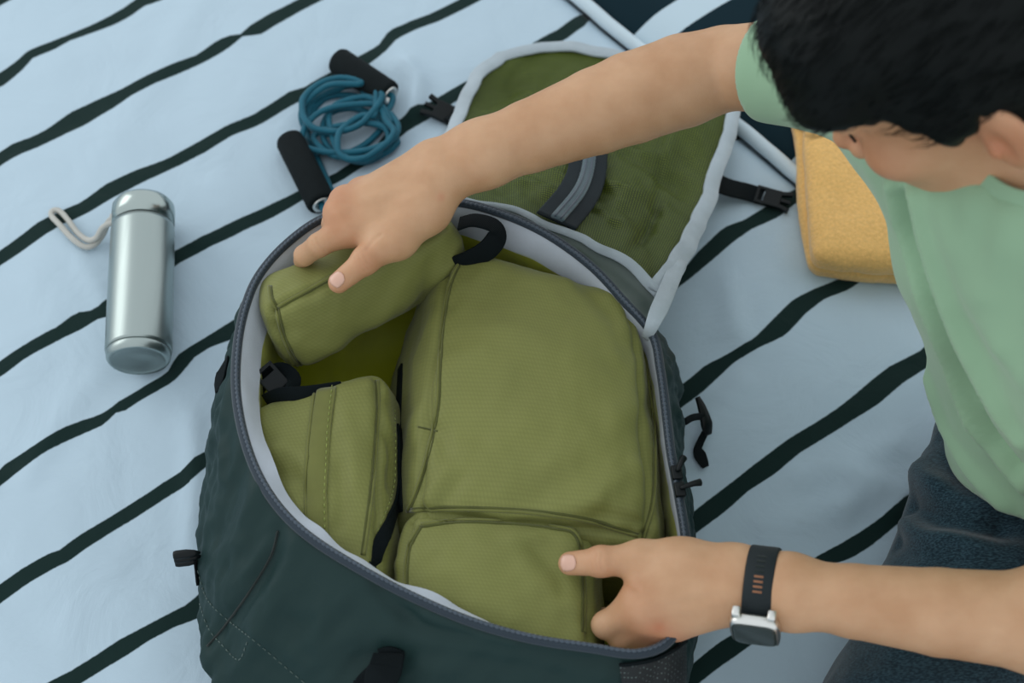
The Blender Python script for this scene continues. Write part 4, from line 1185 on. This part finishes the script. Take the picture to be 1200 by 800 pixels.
LINES = [  # pixels, height, width: tendons stand out a little, creases sink
 ([(500,210),(460,222),(415,240),(398,250)], .0006, .005), ([(502,222),(465,240),(430,255),(408,266)], .0006, .005), ([(495,200),(450,208),(412,225)], .0005, .005),
 ([(430,292),(437,282),(446,275)], -.0011, .0022), ([(398,252),(404,262),(410,272)], .0008, .006),
 ([(420,298),(424,307),(432,316)], -.0006, .0012), ([(425,295),(430,305),(437,313)], -.0006, .0012), ([(415,302),(419,310),(426,319)], -.0005, .0011),
 ([(366,282),(370,290),(376,297)], -.0006, .0011), ([(371,279),(376,288),(381,294)], -.0006, .0011),
 ([(700,649),(698,658),(700,668)], -.0006, .0012), ([(706,648),(704,658),(706,669)], -.0006, .0012), ([(694,650),(692,659),(694,668)], -.0005, .0011),
 ([(724,678),(735,684),(748,690)], -.0009, .0024), ([(850,690),(800,698),(757,708)], .0006, .005), ([(852,702),(805,714),(766,722)], .0006, .005), ([(855,670),(800,652),(750,650)], .0006, .005)]
hc0 = np.array(hc_); hm_ = np.where(np.min(np.linalg.norm(bv[:, None, :] - hc0[None], axis=2), axis=1) < .09)[0]
bsub = bv[hm_].copy()
for pxs, a, w in LINES:
    ln, _ = path_on(bodyb, pxs, 0, 5)
    if len(ln) > 1: bsub += bn[hm_] * (a * np.exp(-(dist_poly(bsub, ln) / w) ** 2))[:, None]
bv[hm_] = bsub
# colour of the skin: warmer at knuckles, lips and ears
red = np.zeros(len(bv))
for c_, r_, a_ in [(m_, .016, .5) for m_ in RM + LM] + [(RT_[2], .012, .6), (LT[2], .012, .5), (RT_[3], .010, .5), (LT[3], .010, .5), (hd(.092, 0, -.072), .018, .7), (hd(-.012, .09, -.006), .034, .5), (hd(.075, .045, -.02), .03, .35), (hd(.11, 0, -.038), .016, .5), (pix(770, 730, .20), .006, .45), (pix(519, 231, .272), .004, .9)]:
    d = np.linalg.norm(bv - c_, axis=1); red += a_ * np.exp(-(d / r_) ** 2)
lip = np.exp(-(np.linalg.norm((bv - hd(.098, 0, -.071)) @ HR.T / np.array([.02, .024, .010]), axis=1)) ** 2)

mt, nt, N, L, b = newmat('skin')
at = N.new('ShaderNodeAttribute'); at.attribute_name = 'redness'
tc = N.new('ShaderNodeTexCoord'); n1 = N.new('ShaderNodeTexNoise'); n1.inputs['Scale'].default_value = 28; n1.inputs['Detail'].default_value = 5; L.new(tc.outputs['Object'], n1.inputs['Vector'])
cr = N.new('ShaderNodeValToRGB'); cr.color_ramp.elements[0].position = .3; cr.color_ramp.elements[1].position = .72
cr.color_ramp.elements[0].color = lin('#b88c68'); cr.color_ramp.elements[1].color = lin('#c9a07d'); L.new(n1.outputs['Fac'], cr.inputs['Fac'])
mx = N.new('ShaderNodeMix'); mx.data_type = 'RGBA'; L.new(at.outputs['Fac'], mx.inputs[0]); L.new(cr.outputs[0], mx.inputs[6]); mx.inputs[7].default_value = lin('#b8603f')
L.new(mx.outputs[2], b.inputs['Base Color'])
n2 = N.new('ShaderNodeTexVoronoi'); n2.inputs['Scale'].default_value = 750; L.new(tc.outputs['Object'], n2.inputs['Vector'])
b1 = N.new('ShaderNodeBump'); b1.inputs['Strength'].default_value = .12; b1.inputs['Distance'].default_value = .0006; L.new(n2.outputs['Distance'], b1.inputs['Height'])
L.new(b1.outputs[0], b.inputs['Normal'])
b.inputs['Roughness'].default_value = .52; b.inputs['Specular IOR Level'].default_value = .4
b.inputs['Subsurface Weight'].default_value = .12; b.inputs['Subsurface Radius'].default_value = (.010, .004, .002); b.inputs['Subsurface Scale'].default_value = .6
SKIN = mt
man = thing('person', 'person in a pale green T-shirt and dark navy shorts leaning over the open backpack', 'person', (.50, -.22, .0))
ob = link_mesh('body', bv, bf, SKIN, man)
a_ = ob.data.attributes.new('redness', 'FLOAT', 'POINT'); a_.data.foreach_set('value', np.clip(red + .5 * lip, 0, 1).astype(np.float32))
bodyb = bvh_of(bv, bf)

# thumb nails
NAIL = cloth('nail', '#d3a894', rough=.32, var=.04, bump=.03, sheen=0, spec=.5)
def nail(tip, base, nv_, w, l, lift):
    d = nrm(tip - base); n_ = nrm(nv_ - d * (np.asarray(nv_) @ d)); e = np.cross(n_, d)
    vs_, fs_ = [], []
    K, M = 11, 11
    for i in range(K):
        s = i / (K - 1)
        for j in range(M):
            t = -1 + 2 * j / (M - 1)
            ww = w * (1 - .22 * (1 - s) ** 3 - .10 * s ** 4)
            q = tip + d * (l * (s - .55) + .0022 * (1 - s) * t * t - .0022 * s * t * t) + e * ww * t
            h_, _, _, _ = bodyb.ray_cast(V(q + n_ * .03), V(-n_))
            vs_.append(np.array(h_) + n_ * lift if h_ is not None else q + n_ * .004)
    for i in range(K - 1):
        for j in range(M - 1): fs_.append((i * M + j, i * M + j + 1, (i + 1) * M + j + 1, (i + 1) * M + j))
    o = link_mesh('thumbnail', vs_, fs_, NAIL, man)
    sm = o.modifiers.new('thickness', 'SOLIDIFY'); sm.thickness = .0008; sm.offset = 0
    return o
nail(RT_[3], RT_[2], nrm((-.25, -.35, .9)), .0066, .0130, .0006)
nail(LT[3], LT[2], nrm((-.05, -.3, 1.0)), .0068, .0135, .0006)

# ------------------------------------------------------------------ hair
def hairfield(p, d):
    l = (p - HC) @ HR.T
    # below this height no hair grows: fringe, temple, sideburn, behind the ear, nape
    F_ = np.array([-.12, -.07, -.035, -.012, .004, .020, .040, .060, .085, .12]); U_ = np.array([-.075, -.065, -.010, .020, -.002, .002, .030, .038, .030, .030])
    hl2 = np.interp(l[:, 0], F_, U_) + .004 * np.sin(l[:, 0] * 300) + .003 * np.sin(l[:, 1] * 240 + 1)
    cut = (hl2 - l[:, 2]) * .8
    k = .008; h_ = np.maximum(k - np.abs(d - cut), 0) / k
    return np.maximum(d, cut) + h_ * h_ * k * .25
hp = [ell(hd(-.010, 0, .036), HR, (.113, .085, .104), .02), ell(hd(.048, .010, .086), HR, (.066, .064, .046), .03), ell(hd(.074, .02, .058), HR, (.040, .058, .030), .02)]
hv, hfc = isosurface(hp, HC - .16, HC + .16, .003, hairfield, 1)
hnr = vert_normals(hv, [tuple(q) for q in hfc])
lh = (hv - HC) @ HR.T
disp = np.array([.0012 * fbm(a[0] * .25, a[1], a[2] * .5, 110, 2) + .003 * fbm(a[0], a[1], a[2], 18, 2) for a in lh])
hv2 = hv + hnr * disp[:, None]
mt, nt, N, L, b = newmat('black_hair')
tc = N.new('ShaderNodeTexCoord'); mp_ = N.new('ShaderNodeMapping'); mp_.inputs['Scale'].default_value = (60, 260, 120); L.new(tc.outputs['Object'], mp_.inputs[0])
n1 = N.new('ShaderNodeTexNoise'); n1.inputs['Scale'].default_value = 2.2; L.new(mp_.outputs[0], n1.inputs['Vector'])
b1 = N.new('ShaderNodeBump'); b1.inputs['Strength'].default_value = .35; b1.inputs['Distance'].default_value = .001; L.new(n1.outputs['Fac'], b1.inputs['Height']); L.new(b1.outputs[0], b.inputs['Normal'])
b.inputs['Base Color'].default_value = lin('#040a0a'); b.inputs['Roughness'].default_value = .55; b.inputs['Specular IOR Level'].default_value = .16
HAIR = mt
ho = link_mesh('hair', hv2, hfc, HAIR, man)
# loose strands over the cap, combed forward
m = MB(); sel = RNG.choice(len(hv2), 2600, replace=False)
vs_, fs_ = [], []
for i in sel:
    p = hv2[i]; n_ = hnr[i]
    if n_ @ hu < -.3: continue
    g = nrm(hf * .9 + hl_ * (.25 + .12 * RNG.normal()) - hu * (.3 + .1 * RNG.normal())); g = nrm(g - n_ * (g @ n_))
    ln_h = .020 + .012 * RNG.random(); sd_ = np.cross(g, n_); w_h = .0005
    pts_ = [p - n_ * .002, p + g * ln_h * .5 + n_ * .0012, p + g * ln_h - n_ * (.001 + .002 * RNG.random())]
    b0_ = len(vs_)
    for q, ww in zip(pts_, (1, .8, .12)): vs_ += [q - sd_ * w_h * ww, q + sd_ * w_h * ww, q + n_ * w_h * 1.2 * ww]
    for a in (0, 3):
        for k in range(3): fs_.append((b0_ + a + k, b0_ + a + (k + 1) % 3, b0_ + a + 3 + (k + 1) % 3, b0_ + a + 3 + k))
link_mesh('hair_strands', vs_, fs_, HAIR, ho, kind='stuff')
# eyebrows and lashes
for s in (1, -1):
    c_ = catmull([hd(.094, s * .012, .022), hd(.093, s * .026, .028), hd(.083, s * .044, .026), hd(.074, s * .052, .020)], 5)
    MB().tube(c_, np.interp(np.linspace(0, 1, len(c_)), [0, .3, 1], [.003, .0036, .0015]), 6, flat=.6).build('eyebrow', HAIR, man)
    c_ = catmull([hd(.091, s * .020, .000), hd(.0925, s * .031, .001), hd(.087, s * .043, -.001)], 5)
    MB().tube(c_, .0011, 6).build('eyelashes', HAIR, man)

# ------------------------------------------------------------------ T-shirt
sh = []
for i in range(3):
    for s in (-1, 1):
        sh.append(cone(TC[i] + SAX * s * .062, TC[i + 1] + SAX * s * .066, (.104, .100, .114, .088)[i], (.104, .100, .114, .084)[i + 1], .06))
sh += [cone(SHR, TC[3], .070, .080, .06), cone(SHL, TC[3], .070, .080, .06)]
sh += [cone(TC[1] + SAX * -.02, np.array([.468, -.215, .140]), .10, .066, .06), cone(np.array([.468, -.215, .140]), np.array([.470, -.235, .120]), .066, .066, .04)]
SLV = pix(905, 80, .335); SLD = nrm(pix(880, 76, .320) - pix(1000, 86, .374))
sh += [cone(SHR, pix(990, 86, .372), .072, pxr(66, pix(990, 86, .37)), .05), cone(pix(990, 86, .372), SLV + SLD * .01, pxr(66, pix(990, 86, .37)), pxr(63, SLV), .02)]
SLV2 = EL * .45 + SHL * .55
sh.append(cone(SHL, SLV2, .072, .066, .05))
sv, sf = isosurface(sh, (.12, -.50, .0), (.74, .20, .62), .0042)
snr = vert_normals(sv, [tuple(q) for q in sf])
shb = bvh_of(sv, sf)
SF = [([(1052,215),(1062,270),(1085,345),(1110,410),(1140,480),(1172,535),(1200,570)], .014, .009),
      ([(1078,225),(1095,300),(1120,370),(1150,430),(1180,480),(1205,515)], .012, .010),
      ([(1062,230),(1072,290),(1096,360),(1124,430),(1155,495),(1190,545)], -.011, .009),
      ([(1105,240),(1118,300),(1140,350),(1170,400)], .006, .014),
      ([(1140,235),(1135,290),(1150,340)], .005, .014),
      ([(1095,445),(1112,500),(1140,550),(1175,590)], .007, .009),
      ([(1160,500),(1172,540),(1196,570)], -.006, .009),
      ([(1180,260),(1165,330),(1180,400),(1200,440)], .005, .016)]
dsp = np.array([.004 * fbm(p[0], p[1], p[2], 7, 2) + .0016 * fbm(p[0], p[1], p[2], 24, 2) for p in sv])
for pxs, a, w in SF:
    ln, _ = path_on(shb, pxs, 0, 5)
    if len(ln) < 2: continue
    d = dist_poly(sv, ln); dsp += a * np.exp(-(d / w) ** 2)
dsl = (sv - SLV) @ SLD                                       # keep the sleeve end round
dsp *= np.clip((-dsl) / .06 + .25, .15, 1)
sv2 = sv + snr * dsp[:, None]
# openings: neck, sleeve ends, hem
HEMN = nrm((0, -.69, -1.0)); HEM0 = np.array([.402, -.138, .092])
fc_ = sv[sf].mean(1)
def arm_cut(o, d, lim, rad):
    q = fc_ - o; s_ = q @ d
    return (s_ > lim) & (np.linalg.norm(q - s_[:, None] * d, axis=1) < rad)
keep = ~arm_cut(SLV, SLD, .004, .10) & ~arm_cut(SLV2, nrm(EL - SHL), .055, .10) & ((fc_ - HEM0) @ HEMN < 0) & (np.linalg.norm((fc_ - NECK - np.array([-.012, .0, .03])), axis=1) > .078)
sf2 = sf[keep]
ed_ = np.sort(np.vstack([sf2[:, [k, (k + 1) % 4]] for k in range(4)]), axis=1)
ue, ct = np.unique(ed_, axis=0, return_counts=True); bnd_v = np.unique(ue[ct == 1])
NC = NECK + np.array([-.012, .0, .03]); neck_loop = []
for q in bnd_v:                                              # snap each open edge onto its cut
    p = sv2[q]; d1_ = abs((sv[q] - SLV) @ SLD - .004); d2_ = abs((sv[q] - SLV2) @ nrm(EL - SHL) - .055); d3_ = abs((sv[q] - HEM0) @ HEMN); d4_ = abs(np.linalg.norm(sv[q] - NC) - .078)
    w_ = int(np.argmin([d1_, d2_, d3_, d4_]))
    if w_ == 0: sv2[q] = p - SLD * ((p - SLV) @ SLD - .004)
    elif w_ == 1: sv2[q] = p - nrm(EL - SHL) * ((p - SLV2) @ nrm(EL - SHL) - .055)
    elif w_ == 2: sv2[q] = p - HEMN * ((p - HEM0) @ HEMN)
    else: sv2[q] = NC + nrm(p - NC) * .078; neck_loop.append(sv2[q])
used = np.unique(sf2); rm = -np.ones(len(sv2), int); rm[used] = np.arange(len(used))
TEE = cloth('green_jersey', '#8fb091', rough=.88, var=.04, bump=.18, scale=1400, nscale=12, sheen=.25, spec=.2, wob=(20, .06))
so_ = link_mesh('t_shirt', sv2[used], rm[sf2], TEE, man)
md_ = so_.modifiers.new('thickness', 'SOLIDIFY'); md_.thickness = .0022; md_.offset = -1
sm_ = so_.modifiers.new('smooth', 'SMOOTH'); sm_.iterations = 3; sm_.factor = .5
# ribbed collar round the neck opening
nl = np.array(neck_loop); ac = nl.mean(0); u_, s_, vt = np.linalg.svd(nl - ac); pl = (nl - ac) @ vt.T
od_ = np.argsort(np.arctan2(pl[:, 1], pl[:, 0])); cl_ = resample(nl[od_], 64, True)
for _ in range(6): cl_ = (np.roll(cl_, 1, 0) + 2 * cl_ + np.roll(cl_, -1, 0)) / 4
MB().strap(cl_ + (cl_ - ac) * .02, np.array([nrm(nrm(p - TC[3]) + .4 * nrm(p - ac)) for p in cl_]), .017, .0034, True).build('collar', TEE, so_)

# ------------------------------------------------------------------ shorts
sp_ = [cone(TC[0] + SAX * s * .06, TC[1] * .5 + TC[0] * .5 + SAX * s * .058, .092, .088, .05) for s in (-1, 1)]
sp_ += [cone(HIPR, HIPR * .25 + KNR * .75, .086, .082, .05), cone(HIPR * .25 + KNR * .75, KNR, .082, .078, .03), cone(HIPL, KNL, .086, .080, .05)]
pv_, pf_ = isosurface(sp_, (.16, -.80, -.01), (.80, .02, .36), .0042)
pnr = vert_normals(pv_, [tuple(q) for q in pf_]); pb = bvh_of(pv_, pf_)
PF = [([(1062,540),(1080,560),(1110,575),(1150,590)], .012, .014), ([(1058,585),(1085,605),(1120,612),(1170,620)], -.010, .012), ([(1050,600),(1080,625),(1120,635),(1190,640)], .009, .012), ([(1100,510),(1110,540),(1140,580),(1190,620)], -.008, .014), ([(1040,625),(1070,645),(1120,652)], -.006, .010), ([(1075,525),(1090,545),(1105,570)], .006, .012)]
dp = np.array([.006 * fbm(p[0], p[1], p[2], 8, 2) + .003 * fbm(p[0], p[1], p[2], 22, 2) for p in pv_])
for pxs, a, w in PF:
    ln, _ = path_on(pb, pxs, 0, 5)
    if len(ln) < 2: continue
    d = dist_poly(pv_, ln); dp += a * np.exp(-(d / w) ** 2)
pv2 = pv_ + pnr * dp[:, None]; pv2[:, 2] = np.maximum(pv2[:, 2], .006)
fc_ = pv_[pf_].mean(1)
keep = ((fc_ - KNR) @ nrm(KNR - HIPR) < -.02) & ((fc_ - KNL) @ nrm(KNL - HIPL) < -.02)
pf2 = pf_[keep]; used = np.unique(pf2); rm = -np.ones(len(pv2), int); rm[used] = np.arange(len(used))
mt, nt, N, L, b = newmat('navy_heather')
tc = N.new('ShaderNodeTexCoord'); mp_ = N.new('ShaderNodeMapping'); mp_.inputs['Scale'].default_value = (500, 1600, 900); L.new(tc.outputs['Object'], mp_.inputs[0])
n1 = N.new('ShaderNodeTexNoise'); n1.inputs['Scale'].default_value = .6; n1.inputs['Detail'].default_value = 4; L.new(mp_.outputs[0], n1.inputs['Vector'])
cr = N.new('ShaderNodeValToRGB'); cr.color_ramp.elements[0].position = .4; cr.color_ramp.elements[1].position = .68
cr.color_ramp.elements[0].color = lin('#142630'); cr.color_ramp.elements[1].color = lin('#35505b'); L.new(n1.outputs['Fac'], cr.inputs['Fac']); L.new(cr.outputs[0], b.inputs['Base Color'])
b1 = N.new('ShaderNodeBump'); b1.inputs['Strength'].default_value = .3; b1.inputs['Distance'].default_value = .001; L.new(n1.outputs['Fac'], b1.inputs['Height']); L.new(b1.outputs[0], b.inputs['Normal'])
b.inputs['Roughness'].default_value = .92; b.inputs['Sheen Weight'].default_value = .2; b.inputs['Specular IOR Level'].default_value = .15
po_ = link_mesh('shorts', pv2[used], rm[pf2], mt, man)
md_ = po_.modifiers.new('thickness', 'SOLIDIFY'); md_.thickness = .0025; md_.offset = -1
sm_ = po_.modifiers.new('smooth', 'SMOOTH'); sm_.iterations = 2; sm_.factor = .5

# ------------------------------------------------------------------ wrist watch
wp = pix(893, 690, .219)
watch = thing('wristwatch', 'wristwatch with a black slotted band and silver square case on the left wrist', 'watch', wp)
wax = nrm(pix(925, 694, .224) - pix(862, 686, .214))         # along the forearm
e1 = nrm(wd2 - wax * (wd2 @ wax)); e2 = nrm(np.cross(wax, e1))
if e2[2] < 0: e2 = -e2
ring = []
for k in range(72):
    a = 2 * math.pi * k / 72; d = e1 * math.cos(a) + e2 * math.sin(a)
    h_, n_, _, dd = bodyb.ray_cast(V(wp + d * .09), V(-d))
    r_ = .09 - dd if h_ is not None else .03
    ring.append(r_)
ring = np.array(ring)
for _ in range(4): ring = (np.roll(ring, 1) + 2 * ring + np.roll(ring, -1)) / 4
ring = np.maximum(ring, .02) + .0018
rp = np.array([wp + (e1 * math.cos(2 * math.pi * k / 72) + e2 * math.sin(2 * math.pi * k / 72)) * ring[k] for k in range(72)])
rn = np.array([nrm(p - wp) for p in rp])
ST = cloth('watch_strap', '#111c20', rough=.6, var=.05, bump=.1, scale=900, sheen=.05)
bnd = MB().strap(rp, rn, .0225, .0028, True).build('band', ST, watch)
# the case sits on the outer side of the wrist, towards the near edge of the bed
ca_ = math.radians(22)
cdv = e1 * math.cos(ca_) + e2 * math.sin(ca_); ci = int(round((ca_ % (2 * math.pi)) / (2 * math.pi) * 72)) % 72
cc_ = wp + cdv * (ring[ci] + .0050); cy = np.cross(cdv, wax)
def rounded_slab(c, ax, ay, az, hx, hy, prof, rad):
    m_ = MB(); v_, f_ = [], []; K = 40
    for dz, ins in prof:
        for k in range(K):
            a = 2 * math.pi * k / K; x, y = math.cos(a), math.sin(a); s_ = (abs(x) ** 5 + abs(y) ** 5) ** -.2
            v_.append(c + ax * x * s_ * (hx - ins) + ay * y * s_ * (hy - ins) + az * dz)
    for i in range(len(prof) - 1):
        for k in range(K): f_.append((i * K + k, i * K + (k + 1) % K, (i + 1) * K + (k + 1) % K, (i + 1) * K + k))
    f_.append(tuple(range(K))[::-1]); f_.append(tuple((len(prof) - 1) * K + k for k in range(K)))
    return m_.add(v_, f_)
rounded_slab(cc_, wax, cy, cdv, .0190, .0172, [(-.0050, .004), (-.0042, .0014), (-.002, 0), (.0026, 0), (.0044, .0010), (.0050, .0022)], 0).build('case', SILVER, watch)
rounded_slab(cc_, wax, cy, cdv, .0172, .0154, [(.0044, .0), (.0056, .0004), (.0062, .0024)], 0).build('screen', cloth('watch_glass', '#2a3331', rough=.25, var=.02, bump=0, sheen=0, spec=.4), watch)
for s in (-1, 1):
    for t in (-1, 1):
        MB().box(cc_ + wax * s * .0135 + cy * t * .0175 - cdv * .003, wax, cy, cdv, .0032, .0042, .0042, .0014).build('lug', SILVER, watch)
SLOT = cloth('strap_slot', '#8a5d42', rough=.7)
for k in range(8):
    kk = (78 + k * 8.5) / 5.0; i0 = int(kk) % 72; fr0 = kk - int(kk)
    a = 2 * math.pi * (kk % 72) / 72
    for sgn in ((1,) ):
        d = e1 * math.cos(a) + e2 * math.sin(a); r_ = ring[i0] * (1 - fr0) + ring[(i0 + 1) % 72] * fr0
        tg_ = np.cross(wax, d)
        MB().box(wp + d * (r_ + .0013), wax, tg_, d, .0036, .0009, .0004, .0003).build('slot', SLOT if k < 4 else SEAM, watch)
